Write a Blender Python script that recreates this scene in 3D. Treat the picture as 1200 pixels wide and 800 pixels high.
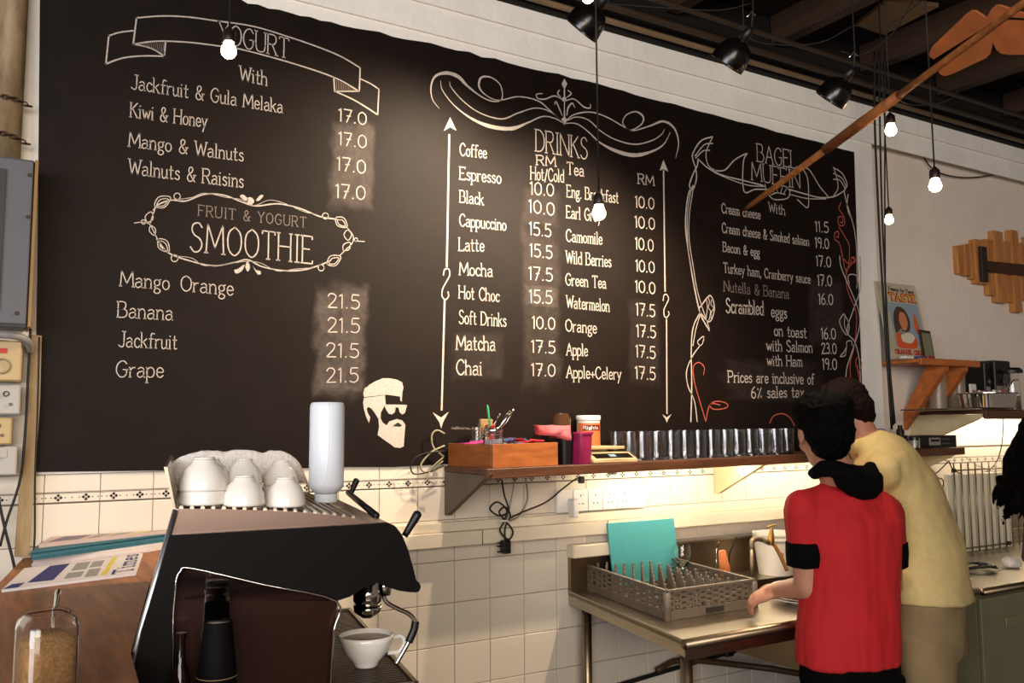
import bpy, bmesh, math, random
from mathutils import Vector, Matrix, noise
from mathutils.geometry import tessellate_polygon
random.seed(7)
for o in list(bpy.data.objects): bpy.data.objects.remove(o)
scene = bpy.context.scene
COL = scene.collection
PI = math.pi
# ------------------------------------------------------------------ camera
CAM = Vector((0.0, -2.947, 1.6)); FOC = 1033.9
YAW = math.radians(31.243); PIT = math.radians(5.537); ROLL = -0.00574
FW = Vector((math.sin(YAW)*math.cos(PIT), math.cos(YAW)*math.cos(PIT), math.sin(PIT)))
_r = Vector((math.cos(YAW), -math.sin(YAW), 0)); _u = _r.cross(FW)
RT = _r*math.cos(ROLL) + _u*math.sin(ROLL); UP = -_r*math.sin(ROLL) + _u*math.cos(ROLL)
cam_d = bpy.data.cameras.new('camera'); cam = bpy.data.objects.new('camera', cam_d); COL.objects.link(cam)
cam_d.sensor_width = 36; cam_d.sensor_fit = 'HORIZONTAL'; cam_d.lens = FOC/1200*36; cam_d.clip_start = .05; cam_d.clip_end = 60
cam.matrix_world = Matrix(((RT.x, UP.x, -FW.x, CAM.x), (RT.y, UP.y, -FW.y, CAM.y), (RT.z, UP.z, -FW.z, CAM.z), (0, 0, 0, 1)))
cam_d.dof.use_dof = False
scene.camera = cam
# ------------------------------------------------------------------ world, daylight, room fill, exposure
world = bpy.data.worlds.new('world'); scene.world = world; world.use_nodes = True
bg = world.node_tree.nodes['Background']; bg.inputs[0].default_value = (.62, .50, .42, 1); bg.inputs[1].default_value = .22
scene.view_settings.view_transform = 'Standard'; scene.view_settings.look = 'None'
scene.view_settings.exposure = 0.28; scene.view_settings.gamma = 1; scene.view_settings.use_curve_mapping = False
def area(name, loc, target, sx, sy, power, color):
    d = bpy.data.lights.new(name, 'AREA'); d.shape = 'RECTANGLE'; d.size = sx; d.size_y = sy; d.energy = power; d.color = color
    o = bpy.data.objects.new(name, d); COL.objects.link(o); o.location = loc
    o.rotation_euler = (Vector(target)-Vector(loc)).to_track_quat('-Z', 'Y').to_euler(); return o
area('shopfront_daylight', (-3.2, -4.6, 2.1), (1.5, 0, 1.3), 3.0, 2.2, 190, (.93, .95, 1.0))
area('room_fill', (-.9, -6.8, 2.7), (2.6, 0, 1.6), 3.0, 2.0, 165, (1.0, .90, .78))  # warm fill added to lift the room's general light, no real source
# ------------------------------------------------------------------ pixel -> point helpers
def ray(x, y): return FW + RT*((x-600)/FOC) - UP*((y-400)/FOC)
def aty(x, y, Y): d = ray(x, y); return CAM + d*((Y-CAM.y)/d.y)
def atz(x, y, Z): d = ray(x, y); return CAM + d*((Z-CAM.z)/d.z)
def atd(x, y, D): return CAM + ray(x, y)*D
V = Vector
# ------------------------------------------------------------------ materials
def lin(c):
    if isinstance(c, str):
        c = c.lstrip('#'); c = [int(c[i:i+2], 16)/255 for i in (0, 2, 4)]
    return tuple((v/12.92 if v <= .04045 else ((v+.055)/1.055)**2.4) for v in c)+(1,)
MATS = {}
def mat(name, col, rough=.6, metal=0, var=0, scale=8, bump=0, bscale=60, emit=0, trans=0, alpha=1, ecol=None, spec=None, stretch=None, col2=None, coat=0, ior=1.45):
    if name in MATS: return MATS[name]
    m = bpy.data.materials.new(name); m.use_nodes = True; nt = m.node_tree; N = nt.nodes; L = nt.links
    b = N['Principled BSDF']; c = lin(col)
    b.inputs['Base Color'].default_value = c; b.inputs['Roughness'].default_value = rough; b.inputs['Metallic'].default_value = metal
    b.inputs['IOR'].default_value = ior
    if spec is not None: b.inputs['Specular IOR Level'].default_value = spec
    if trans: b.inputs['Transmission Weight'].default_value = trans
    if coat: b.inputs['Coat Weight'].default_value = coat; b.inputs['Coat Roughness'].default_value = .1
    if alpha < 1: b.inputs['Alpha'].default_value = alpha
    if emit:
        b.inputs['Emission Color'].default_value = lin(ecol or col); b.inputs['Emission Strength'].default_value = emit
    if var or bump or col2:
        tc = N.new('ShaderNodeTexCoord'); mp = N.new('ShaderNodeMapping'); L.new(tc.outputs['Object'], mp.inputs['Vector'])
        if stretch: mp.inputs['Scale'].default_value = stretch
    if var or col2:
        n = N.new('ShaderNodeTexNoise'); n.inputs['Scale'].default_value = scale; n.inputs['Detail'].default_value = 5; n.inputs['Roughness'].default_value = .6
        L.new(mp.outputs['Vector'], n.inputs['Vector'])
        cr = N.new('ShaderNodeValToRGB'); L.new(n.outputs['Fac'], cr.inputs['Fac']); L.new(cr.outputs['Color'], b.inputs['Base Color'])
        e = cr.color_ramp.elements; e[0].position = .3; e[1].position = .72
        if col2: e[0].color = lin(col2); e[1].color = c
        else:
            e[0].color = tuple(v*(1-var) for v in c[:3])+(1,); e[1].color = tuple(min(1, v*(1+var*.6)) for v in c[:3])+(1,)
    if bump:
        n2 = N.new('ShaderNodeTexNoise'); n2.inputs['Scale'].default_value = bscale; n2.inputs['Detail'].default_value = 3
        L.new(mp.outputs['Vector'], n2.inputs['Vector'])
        bp = N.new('ShaderNodeBump'); bp.inputs['Strength'].default_value = bump; bp.inputs['Distance'].default_value = .01
        L.new(n2.outputs['Fac'], bp.inputs['Height']); L.new(bp.outputs['Normal'], b.inputs['Normal'])
    MATS[name] = m; return m
plaster = mat('plaster', '#e6d6c6', .85, var=.06, scale=3, bump=.25, bscale=45)
plaster_w = mat('white_plaster', '#eee8de', .8, var=.08, scale=5, bump=.3, bscale=30)
tile_m = mat('glazed_tile', '#dbcfbe', .16, var=.05, scale=2.5, bump=.03, bscale=8)
grout_m = mat('grout', '#6f5f4e', .9, var=.2)
print_blk = mat('black_glaze', '#17130f', .3)
chalk = mat('chalk', '#b9aca1', .95, var=.22, scale=160)
chalk_dim = mat('dim_chalk', '#867970', .95, var=.3, scale=160)
chalk_red = mat('red_chalk', '#b0503f', .95, var=.25, scale=160)
chalk_gr = mat('grey_chalk', '#5d5048', .95, var=.5, scale=60)
chalk_blk = mat('board_paint', '#100a08', .7)
wood_ceil = mat('ceiling_wood', '#130b06', .8, var=.4, scale=4, stretch=(1, .15, 1))
joist_m = mat('joist_wood', '#3a2716', .75, var=.35, scale=6, stretch=(3, .3, 3))
pipe_tan = mat('conduit_paint', '#7d654b', .5, var=.25); pipe_shaded = mat('shaded_conduit_paint', '#3a2b1e', .5, var=.25)  # second conduit colour has the dimness under the ceiling painted in
shelf_m = mat('old_dark_wood', '#54321d', .5, var=.5, scale=14, stretch=(.3, 2, 2), bump=.2, bscale=40)
orange_wood = mat('orange_wood', '#b0622d', .45, var=.35, scale=12, stretch=(.4, 2, 2))
bar_wood = mat('oak_bar', '#a9693a', .42, col2='#6b3c1d', scale=7, stretch=(7, .7, 1), bump=.02, spec=.25)
arrow_wood = mat('arrow_wood', '#a8662f', .6, col2='#6d3c18', scale=25, stretch=(1, 1, 1))
vane_m = mat('rust_orange_vane', '#a35a2c', .7, var=.3, scale=10)
plank_m = mat('amber_plank', '#c98a4a', .5, col2='#9a5c28', scale=10, stretch=(5, 5, .6))
steel = mat('brushed_steel', '#b0a593', .3, metal=1, var=.15, scale=6)
steel_d = mat('worn_steel', '#94816a', .36, metal=1, var=.3, scale=5)
chrome = mat('chrome', '#d8d4ce', .08, metal=1)
blackgloss = mat('black_enamel', '#0a0707', .22)
blackplast = mat('black_plastic', '#0e0c0c', .45)
darkwire = mat('black_cable', '#110d0b', .6)
beigewire = mat('beige_cable', '#8a8268', .6)
porcelain = mat('porcelain', '#e9e2d8', .12, coat=.4)
glass_m = mat('clear_glass', '#ffffff', .04, trans=1, ior=1.45)
clear_pl = mat('clear_plastic', '#ffffff', .04, trans=1, ior=1.18)
white_pl = mat('white_plastic', '#dcd6cd', .4)
trunk_m = mat('cream_trunking', '#ddd0b8', .45, var=.08)
skin = mat('skin', '#a9735a', .5, var=.12, scale=14, bump=.05, bscale=120)
skin2 = mat('pale_skin', '#b3785c', .5, var=.12, scale=14)
hair_blk = mat('black_hair', '#030202', .7, spec=.06, var=.5, scale=60, stretch=(3, 3, .4), bump=.5, bscale=90)
hair_brn = mat('dark_brown_hair', '#140906', .65, spec=.08, var=.5, scale=60, stretch=(3, 3, .4), bump=.5, bscale=90)
red_cloth = mat('red_jersey', '#a81116', .85, var=.1, scale=10, bump=.12, bscale=250)
black_cloth = mat('black_jersey', '#050404', .9, spec=.08, bump=.15, bscale=200)
yellow_cloth = mat('pale_yellow_cotton', '#cdb377', .9, var=.08, scale=60, bump=.12, bscale=300)
khaki = mat('khaki_twill', '#8a7350', .9, var=.15, scale=8, bump=.1, bscale=250)
purple_cloth = mat('mauve_jersey', '#54404d', .9, var=.12)
white_cloth = mat('white_cotton', '#cfcbd2', .9, var=.08)
towel_m = mat('white_towel', '#e2d9d2', .95, var=.1, scale=30, bump=.6, bscale=150)
bulb_m = mat('warm_bulb_glass', '#ffd9a0', .3, emit=26, ecol='#ffcf94')
# ------------------------------------------------------------------ mesh helpers
ORG = {}
def setp(o, label=None, cat=None, group=None, kind=None):
    if label: o['label'] = label
    if cat: o['category'] = cat
    if group: o['group'] = group
    if kind: o['kind'] = kind
    return o
def thing(name, loc, label=None, cat=None, group=None, kind=None):
    o = bpy.data.objects.new(name, None); COL.objects.link(o); o.location = loc; o.empty_display_size = .05
    ORG[o.name] = Vector(loc); return setp(o, label, cat, group, kind)
def obj(name, bm, m, parent=None, smooth=False, label=None, cat=None, group=None, kind=None):
    if isinstance(bm, bpy.types.Mesh): me = bm
    else:
        bmesh.ops.recalc_face_normals(bm, faces=bm.faces)
        me = bpy.data.meshes.new(name); bm.to_mesh(me); bm.free()
    if parent is not None: org = ORG[parent.name]
    else:
        xs = [v.co for v in me.vertices]
        lo = Vector([min(c[i] for c in xs) for i in range(3)]); hi = Vector([max(c[i] for c in xs) for i in range(3)])
        org = Vector(((lo.x+hi.x)/2, (lo.y+hi.y)/2, lo.z))
    me.transform(Matrix.Translation(-org))
    for mm in (m if isinstance(m, (list, tuple)) else [m]): me.materials.append(mm)
    if smooth:
        for p in me.polygons: p.use_smooth = True
        if smooth == 'a':
            try: me.set_sharp_from_angle(angle=math.radians(40))
            except Exception: pass
    o = bpy.data.objects.new(name, me); COL.objects.link(o)
    if parent is not None: o.parent = parent
    else: o.location = org
    ORG[o.name] = org
    return setp(o, label, cat, group, kind)
def copy_tree(o, parent=None):
    c = o.copy(); COL.objects.link(c); ORG[c.name] = ORG[o.name]
    if parent is not None: c.parent = parent
    for ch in list(o.children): copy_tree(ch, c)
    return c
def B(): return bmesh.new()
def box(bm, lo, hi, M=None, mi=0):
    lo = V(lo); hi = V(hi)
    vs = [V((x, y, z)) for z in (lo.z, hi.z) for y in (lo.y, hi.y) for x in (lo.x, hi.x)]
    if M is not None: vs = [M @ v for v in vs]
    b = [bm.verts.new(v) for v in vs]
    for f in ((0, 1, 3, 2), (4, 6, 7, 5), (0, 4, 5, 1), (2, 3, 7, 6), (0, 2, 6, 4), (1, 5, 7, 3)):
        bm.faces.new([b[i] for i in f]).material_index = mi
    return bm
def bevel(bm, w, seg=1):
    bmesh.ops.bevel(bm, geom=list(bm.edges), offset=w, segments=seg, affect='EDGES', profile=.5); return bm
def bbox(lo, hi, w=.002, M=None):
    bm = box(B(), lo, hi)
    if w: bevel(bm, w)
    if M is not None: bm.transform(M)
    return bm
def hull8(bm, bot, top):
    n = len(bot); a = [bm.verts.new(v) for v in bot]; b = [bm.verts.new(v) for v in top]
    bm.faces.new(a[::-1]); bm.faces.new(b)
    for i in range(n): bm.faces.new([a[i], a[(i+1) % n], b[(i+1) % n], b[i]])
    return bm
def prism(bm, pts, vec):
    """extrude a planar polygon (list of world points) along vec"""
    vec = V(vec); tris = tessellate_polygon([[V(p) for p in pts]])
    a = [bm.verts.new(V(p)) for p in pts]; b = [bm.verts.new(V(p)+vec) for p in pts]
    for t in tris:
        try: bm.faces.new([a[i] for i in t]); bm.faces.new([b[i] for i in reversed(t)])
        except ValueError: pass
    n = len(pts)
    for i in range(n): bm.faces.new([a[i], a[(i+1) % n], b[(i+1) % n], b[i]])
    return bm
def lathe(bm, prof, c=(0, 0, 0), n=24, axis=None, close=False, mi=0):
    """prof: list of (r,z)"""
    c = V(c); rows = []
    R = Matrix.Identity(3) if axis is None else V((0, 0, 1)).rotation_difference(V(axis).normalized()).to_matrix()
    for r, z in prof:
        if r < 1e-6: rows.append([bm.verts.new(c + R @ V((0, 0, z)))])
        else: rows.append([bm.verts.new(c + R @ V((r*math.cos(2*PI*k/n), r*math.sin(2*PI*k/n), z))) for k in range(n)])
    prs = list(zip(rows, rows[1:]))
    if close: prs.append((rows[-1], rows[0]))
    for a, b in prs:
        for k in range(n):
            k2 = (k+1) % n
            vs = [a[k % len(a)], a[k2 % len(a)], b[k2 % len(b)], b[k % len(b)]]
            u = []
            for v in vs:
                if v not in u: u.append(v)
            if len(u) > 2: bm.faces.new(u).material_index = mi
    return bm
def cr(pts, seg=6, closed=False):
    pts = [V(p) for p in pts]; n = len(pts); out = []
    if n < 3: return pts
    rng = range(n) if closed else range(n-1)
    for i in rng:
        p0 = pts[(i-1) % n] if closed or i > 0 else pts[0]*2-pts[1]
        p1 = pts[i]; p2 = pts[(i+1) % n]
        p3 = pts[(i+2) % n] if closed or i+2 < n else pts[-1]*2-pts[-2]
        for s in range(seg):
            t = s/seg
            out.append(.5*((2*p1)+(p2-p0)*t+(2*p0-5*p1+4*p2-p3)*t*t+(3*p1-p0-3*p2+p3)*t**3))
    if not closed: out.append(pts[-1])
    return out
def tube(bm, pts, r, n=8, smooth=False, seg=6, cap=True, closed=False):
    if smooth: 
        if isinstance(r, (list, tuple)):
            k = len(pts); rr = []
            m = cr(pts, seg); 
            for i in range(len(m)):
                t = i/(len(m)-1)*(k-1); j = min(int(t), k-2); rr.append(r[j]+(r[j+1]-r[j])*(t-j))
            r = rr; pts = m
        else: pts = cr(pts, seg, closed)
    pts = [V(p) for p in pts]; N_ = len(pts)
    if not isinstance(r, (list, tuple)): r = [r]*N_
    rings = []; up = None
    for i, p in enumerate(pts):
        if closed: t = pts[(i+1) % N_]-pts[i-1]
        else: t = pts[min(i+1, N_-1)]-pts[max(i-1, 0)]
        if t.length < 1e-9: t = V((0, 0, 1))
        t.normalize()
        if up is None:
            up = V((0, 0, 1)) if abs(t.z) < .9 else V((1, 0, 0))
        a = t.cross(up)
        if a.length < 1e-5: a = t.cross(V((0, 1, 0.3)))
        a.normalize(); up = a.cross(t).normalized()
        rings.append([bm.verts.new(p + (a*math.cos(2*PI*k/n)+up*math.sin(2*PI*k/n))*r[i]) for k in range(n)])
    prs = list(zip(rings, rings[1:]))
    if closed: prs.append((rings[-1], rings[0]))
    for A, C in prs:
        for k in range(n): bm.faces.new([A[k], A[(k+1) % n], C[(k+1) % n], C[k]])
    if cap and not closed: bm.faces.new(rings[0][::-1]); bm.faces.new(rings[-1])
    return bm
def ell(bm, c, r, R=None, nu=16, nv=10):
    c = V(c); rows = []
    for j in range(nv+1):
        ph = PI*j/nv-PI/2; rr = math.cos(ph); z = math.sin(ph)
        if rr < 1e-6: pts = [V((0, 0, z*r[2]))]
        else: pts = [V((rr*math.cos(2*PI*k/nu)*r[0], rr*math.sin(2*PI*k/nu)*r[1], z*r[2])) for k in range(nu)]
        if R is not None: pts = [R @ p for p in pts]
        rows.append([bm.verts.new(c+p) for p in pts])
    for a, b in zip(rows, rows[1:]):
        for k in range(nu):
            u = []
            for v in (a[k % len(a)], a[(k+1) % nu % len(a)], b[(k+1) % nu % len(b)], b[k % len(b)]):
                if v not in u: u.append(v)
            if len(u) > 2: bm.faces.new(u)
    return bm
def part_box(name, lo, hi, m, parent, w=.002, M=None, **k): return obj(name, bbox(lo, hi, w, M), m, parent, **k)
def wire(name, pts, r, m, parent=None, smooth=True, n=6, **k): return obj(name, tube(B(), pts, r, n, smooth), m, parent, smooth=True, **k)
# ------------------------------------------------------------------ stroke lettering (single-line letters with small serifs)
G = {
'A': (7, "0,0 3.5,10 7,0|1.2,3.6 5.8,3.6|-.7,0 .8,0|6.2,0 7.7,0"), 'B': (6, "0,0 0,10|c0,10 4,9.8 5,7.8 4,5.6 0,5.3|c0,5.3 4.6,5.1 6,2.8 4.4,.3 0,0|-.8,0 0,0|-.8,10 0,10"),
'C': (6.5, "c6.3,8 4.8,9.8 2.5,9.6 .4,7 .2,3.5 2,.5 4.4,0 6.5,1.8"), 'D': (6.5, "0,0 0,10|c0,10 3.8,9.6 6.2,7 6.2,3 3.8,.4 0,0|-.8,0 0,0|-.8,10 0,10"),
'E': (5.5, "0,0 0,10|-.8,10 5.2,10 5.2,9|0,5.2 3.8,5.2|-.8,0 5.5,0 5.5,1"), 'F': (5.5, "0,0 0,10|-.8,10 5.3,10 5.3,9|0,5.2 3.8,5.2|-.8,0 .9,0"),
'G': (6.8, "c6.3,8.2 4.6,9.9 2.2,9.4 .3,6.8 .2,3.2 2.2,.3 4.8,.2 6.4,2|6.4,2 6.4,4.6|4.2,4.6 7,4.6"), 'H': (7, "0,0 0,10|6.5,0 6.5,10|0,5.2 6.5,5.2|-.8,0 .8,0|5.8,0 7.2,0|-.8,10 .8,10|5.8,10 7.2,10"),
'I': (2, "1,0 1,10|0,0 2,0|0,10 2,10"), 'J': (4.5, "4,10 4,2.5|c4,2.5 3.3,.3 1.6,0 0,1|2.6,10 5,10"), 'K': (6.2, "0,0 0,10|5.6,10 0,4.6|1.6,6 6,0|-.8,0 .8,0|-.8,10 .8,10|5.2,0 6.8,0"),
'L': (5, "0,0 0,10|-.8,10 .8,10|-.8,0 5,0 5,1.2"), 'M': (8.5, "0,0 .6,10|.6,10 4.2,2 7.8,10|7.8,10 8.5,0|-.7,0 .8,0|7.7,0 9.2,0"), 'N': (7.2, "0,0 0,10|0,10 6.8,0|6.8,0 6.8,10|-.8,0 .8,0|6,10 7.6,10"),
'O': (6.8, "c3.4,10 .8,8.2 0,5 .8,1.7 3.4,0 6,1.7 6.8,5 6,8.2 3.4,10"), 'P': (6, "0,0 0,10|c0,10 4.4,9.8 5.8,7.5 4.4,5 0,4.8|-.8,0 .9,0|-.8,10 0,10"), 'R': (6.3, "0,0 0,10|c0,10 4.4,9.8 5.6,7.6 4.2,5.3 0,5|2.8,5.1 6,0|-.8,0 .9,0|5.2,0 6.9,0|-.8,10 0,10"),
'S': (5.6, "c5.2,8.6 3.6,10 1.2,9.4 .5,7.4 1.8,5.7 4.2,4.6 5.4,2.6 4.2,.4 1.8,-.1 0,1.4"), 'T': (6.5, "3.2,0 3.2,10|0,9 0,10 6.5,10 6.5,9|2.4,0 4,0"), 'U': (6.6, "0,10 0,3.4|c0,3.4 .8,.7 3.2,0 5.6,.8 6.3,3.4|6.3,3.4 6.3,10|-.8,10 .8,10|5.5,10 7.1,10"),
'W': (9, "0,10 2.3,0 4.5,8.5 6.8,0 9,10|-.8,10 .8,10|8.2,10 9.8,10"), 'Y': (6.4, "0,10 3.2,5 6.4,10|3.2,5 3.2,0|-.7,10 .8,10|5.6,10 7.1,10|2.4,0 4,0"),
'a': (4.6, "c.4,5.2 2.2,6.1 3.8,5.2 4,3.6|4,4 4,.3 4.7,0|c4,3.6 2,3.5 .3,2.6 .2,.8 1.8,-.1 4,1.2"), 'b': (4.6, "0,10 0,0|c0,4.6 1.8,6.1 3.8,5.4 4.6,3 3.8,.6 1.8,0 0,1.2|-.7,10 0,10"), 'c': (4, "c4,4.9 2.6,6.1 .9,5.4 .1,3 .9,.6 2.6,0 4.1,1.1"),
'd': (4.6, "4.5,10 4.5,0 5.1,0|c4.5,4.6 2.8,6.1 .8,5.4 0,3 .8,.6 2.8,0 4.5,1.2|3.8,10 4.5,10"), 'e': (4.3, "c.1,3.2 4.2,3.3 3.6,5.4 2.1,6.1 .7,5.2 .1,3 .9,.6 2.6,0 4.2,1.1"), 'f': (3.4, "1.2,0 1.2,7.6|c1.2,7.6 1.9,9.7 3.9,9.4|0,6 3,6|.5,0 2,0"),
'g': (4.4, "c2.1,6.1 .6,5.4 .2,3.9 .9,2.5 2.2,2.2 3.6,2.9 3.9,4.3 3.3,5.6 2.1,6.1|3.3,5.7 4.6,6.3|c1.2,2.4 .6,1 2.2,.4 4,-.4 4.1,-2 2.2,-3 .4,-2.3 .5,-.6 1.8,.4"),
'h': (4.8, "0,0 0,10|c0,4.2 1.6,6 3.4,5.7 4.2,4.2|4.2,4.2 4.2,0|-.7,10 0,10|-.6,0 .6,0|3.6,0 4.8,0"), 'i': (1.6, "-.4,6 .6,6 .6,0|0,0 1.3,0|.5,8.2 .8,8.5"), 'k': (4.6, "0,0 0,10|4,6 0,2.8|1.4,3.8 4.3,0|-.7,10 0,10|-.6,0 .6,0|3.6,0 4.9,0"), 'l': (1.6, "-.2,10 .6,10 .6,0|-.1,0 1.4,0"),
'm': (7.4, "0,6 .4,6 .4,0|c.4,4.4 1.6,6 3,5.7 3.6,4.4|3.6,4.4 3.6,0|c3.6,4.4 4.8,6 6.2,5.7 6.9,4.4|6.9,4.4 6.9,0|-.2,0 1,0|3,0 4.2,0|6.3,0 7.5,0"), 'n': (4.8, "-.4,6 .3,6 .3,0|c.3,4.2 1.8,6 3.5,5.7 4.3,4.2|4.3,4.2 4.3,0|-.3,0 .9,0|3.7,0 4.9,0"), 'o': (4.5, "c2.2,6.1 .7,5.2 0,3 .7,.8 2.2,0 3.8,.8 4.5,3 3.8,5.2 2.2,6.1"),
'p': (4.6, "-.5,6 0,6 0,-3.4|c0,4.6 1.8,6.1 3.8,5.4 4.6,3 3.8,.6 1.8,0 0,1.2|-.7,-3.4 .7,-3.4"), 'r': (3.4, "-.4,6 .3,6 .3,0|c.3,3.8 1.6,5.7 3.2,5.9|-.3,0 1,0"), 's': (3.6, "c3.3,5.2 2.2,6.1 .7,5.6 .5,4.2 1.8,3.3 3.2,2.5 3.2,.8 1.8,0 .1,.9"), 't': (3.2, "1.2,8.6 1.2,1.4|c1.2,1.4 1.6,.1 3.1,.3|0,6 2.9,6"),
'u': (4.6, "-.4,6 .2,6 .2,2|c.2,2 .9,.1 2.3,0 4,1.6|4,6 4,0 4.8,0"), 'v': (4.4, "0,6 2.2,0 4.4,6|-.6,6 .6,6|3.8,6 5,6"), 'w': (6.6, "0,6 1.7,0 3.3,5.4 4.9,0 6.6,6|-.6,6 .6,6|6,6 7.1,6"), 'x': (4.2, "0,6 4.2,0|4.2,6 0,0"), 'y': (4.4, "0,6 2.3,.4|4.4,6 2.3,.4 .8,-3.2|-.6,6 .6,6|3.8,6 5,6"),
'0': (5.6, "c2.8,10 .6,8.2 0,5 .6,1.7 2.8,0 5,1.7 5.6,5 5,8.2 2.8,10"), '1': (2, "0,8.6 1.4,10 1.4,0"), '2': (5.4, "c.2,8 1.2,9.7 3.2,9.8 4.8,8.2 4,5.4 2,2.6 0,0|0,0 5.4,.2"), '3': (5.2, "c.3,9 2.4,10 4.4,8.8 4,6.4 2,5.4|c2,5.4 4.4,4.8 5,2.4 3.4,.2 .2,.7"),
'5': (5.2, "4.8,10 .8,10 .5,5.6|c.5,5.6 3,6.2 5,4.4 4.8,1.6 2.8,0 .2,.7"), '6': (5.2, "c4,10 1.4,7.4 .2,3.4 1.2,.5 3,0 4.8,1.4 4.8,3.8 3,5.4 .8,4.6"), '7': (5.2, "0,10 5.2,10 1.8,0|2,5 4.4,5.2"), '9': (5, "c4.6,7 2.6,5 .6,6.2 .4,8.6 2.2,10 4.2,9.2 4.7,7 4.6,4 3.6,0"),
'&': (6.6, "c6.2,0 4,2.6 1.4,6.4 1.6,9 3.2,9.8 4.4,8.6 3.8,6.6 1.2,4.4 .2,2.2 1.2,.3 3.2,0 5.2,1.8 6,4.4|5.2,4.4 7,4.4"), '.': (1.4, ".5,.1 .8,.5"), ',': (1.6, ".9,.8 .3,-1.6"), '/': (3.6, "0,-1 3.6,9"), '+': (4.4, "0,3.2 4.4,3.2|2.2,1 2.2,5.4"), '%': (6, "5,9 1,0|.6,8 1.2,8.8 1.8,8 1.2,7.2 .6,8|4.2,1.2 4.8,2 5.4,1.2 4.8,.4 4.2,1.2"), '_': (4, "0,0 4,0"), ' ': (3.4, "")}
def text_strokes(s, gap=1.5):
    x = 0; out = []
    for ch in s:
        w, d = G.get(ch, G[' '])
        for st in d.split('|'):
            if not st: continue
            sm = st[0] == 'c'; st = st.lstrip('c')
            p = [V((float(a.split(',')[0])+x, float(a.split(',')[1]), 0)) for a in st.split()]
            out.append(cr(p, 4) if sm else p)
        x += w+gap
    return out, x-gap
def ribbon(bm, pts, w, th=.0006, nrm=V((0, -1, 0)), jit=0):
    """flat stroke: pts in world on a plane facing nrm; w number or list (world); broken at sharp corners"""
    pts = [V(p) for p in pts]; n = len(pts)
    if not isinstance(w, (list, tuple)): w = [w]*n
    if n > 2:
        for i in range(1, n-1):
            a = pts[i]-pts[i-1]; b = pts[i+1]-pts[i]
            if a.length > 1e-9 and b.length > 1e-9 and a.angle(b) > .9:
                ribbon(bm, pts[:i+1], w[:i+1], th, nrm, jit); ribbon(bm, pts[i:], w[i:], th, nrm, jit); return bm
    L_, R_ = [], []
    for i, p in enumerate(pts):
        a = pts[max(i-1, 0)]; b = pts[min(i+1, n-1)]; t = (b-a)
        if t.length < 1e-9: t = V((1, 0, 0))
        t.normalize(); s = nrm.cross(t).normalized()
        ww = w[i]*.5*(1+random.uniform(-jit, jit)); e = t*(w[i]*.4 if i == n-1 else (-w[i]*.4 if i == 0 else 0))
        L_.append(bm.verts.new(p+s*ww+e+nrm*th)); R_.append(bm.verts.new(p-s*ww+e+nrm*th))
    for i in range(n-1): bm.faces.new([L_[i], L_[i+1], R_[i+1], R_[i]])
    return bm
def atx(x, y, X): d = ray(x, y); return CAM + d*((X-CAM.x)/d.x)
def onp(x, y, P, n): d = ray(x, y); return CAM + d*((V(P)-CAM).dot(n)/d.dot(n))
def text_mesh(bm, s, o, ex, ey, nrm, w, gap=1.5, jit=.12, squash=False):
    """o: baseline start; ex: full baseline vector; ey: cap-height vector"""
    st, W = text_strokes(s, gap)
    for p in st:
        ribbon(bm, [o+ex*(q.x/W)+ey*(q.y/10) for q in p], w, .0006, nrm, jit)
    return bm
# ================================================================== STRUCTURE
floor = obj('floor', box(B(), (-2.5, -6, -.04), (7, .05, .06)), mat('floor_cement', '#4a3a30', .5, var=.25, scale=3), kind='structure')
wall_back = obj('wall_back', box(B(), (-1.6, 0, .06), (4.05, .14, 3.9)), grout_m, kind='structure')
part_box('added_dark_band', (-1.6, -.04, 3.302), (6.9, -.0005, 3.60), wood_ceil, wall_back, .004)  # dark box added so the wall above the plaster stays unlit
part_box('plaster_face', (-1.6, -.006, 1.47), (4.05, .0, 3.3), plaster_w, wall_back, 0)
wall_right_alcove = obj('wall_alcove', box(B(), (4.05, .05, .06), (7, .14, 3.9)), grout_m, kind='structure')
part_box('plaster_face', (4.05, .044, 1.48), (7, .05, 3.3), plaster, wall_right_alcove, 0)
# tiles
XT0 = .182; ROWS = [(1.416, 1.47), (1.263, 1.384), (1.113, 1.263), (.963, 1.113), (.813, .963), (.663, .813), (.513, .663), (.363, .513)]
def tile_mesh(w, h, name='tile'):
    bm = box(B(), (0, -.008, 0), (w, 0, h)); 
    bmesh.ops.bevel(bm, geom=[e for e in bm.edges if all(v.co.y < -.004 for v in e.verts)], offset=.0022, segments=1, affect='EDGES')
    bmesh.ops.recalc_face_normals(bm, faces=bm.faces)
    me = bpy.data.meshes.new(name); bm.to_mesh(me); bm.free(); me.materials.append(tile_m); return me
TM = {}
def place(me, name, loc, parent):
    o = bpy.data.objects.new(name, me); COL.objects.link(o); o.parent = parent; o.location = V(loc)-ORG[parent.name]; return o
def dia(bm, x, z, s, y=-.0072):
    vs = [bm.verts.new((x+a*s, y, z+b*s)) for a, b in ((-1, 0), (0, -1), (1, 0), (0, 1))]; f = bm.faces.new(vs); f.material_index = 1
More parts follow.
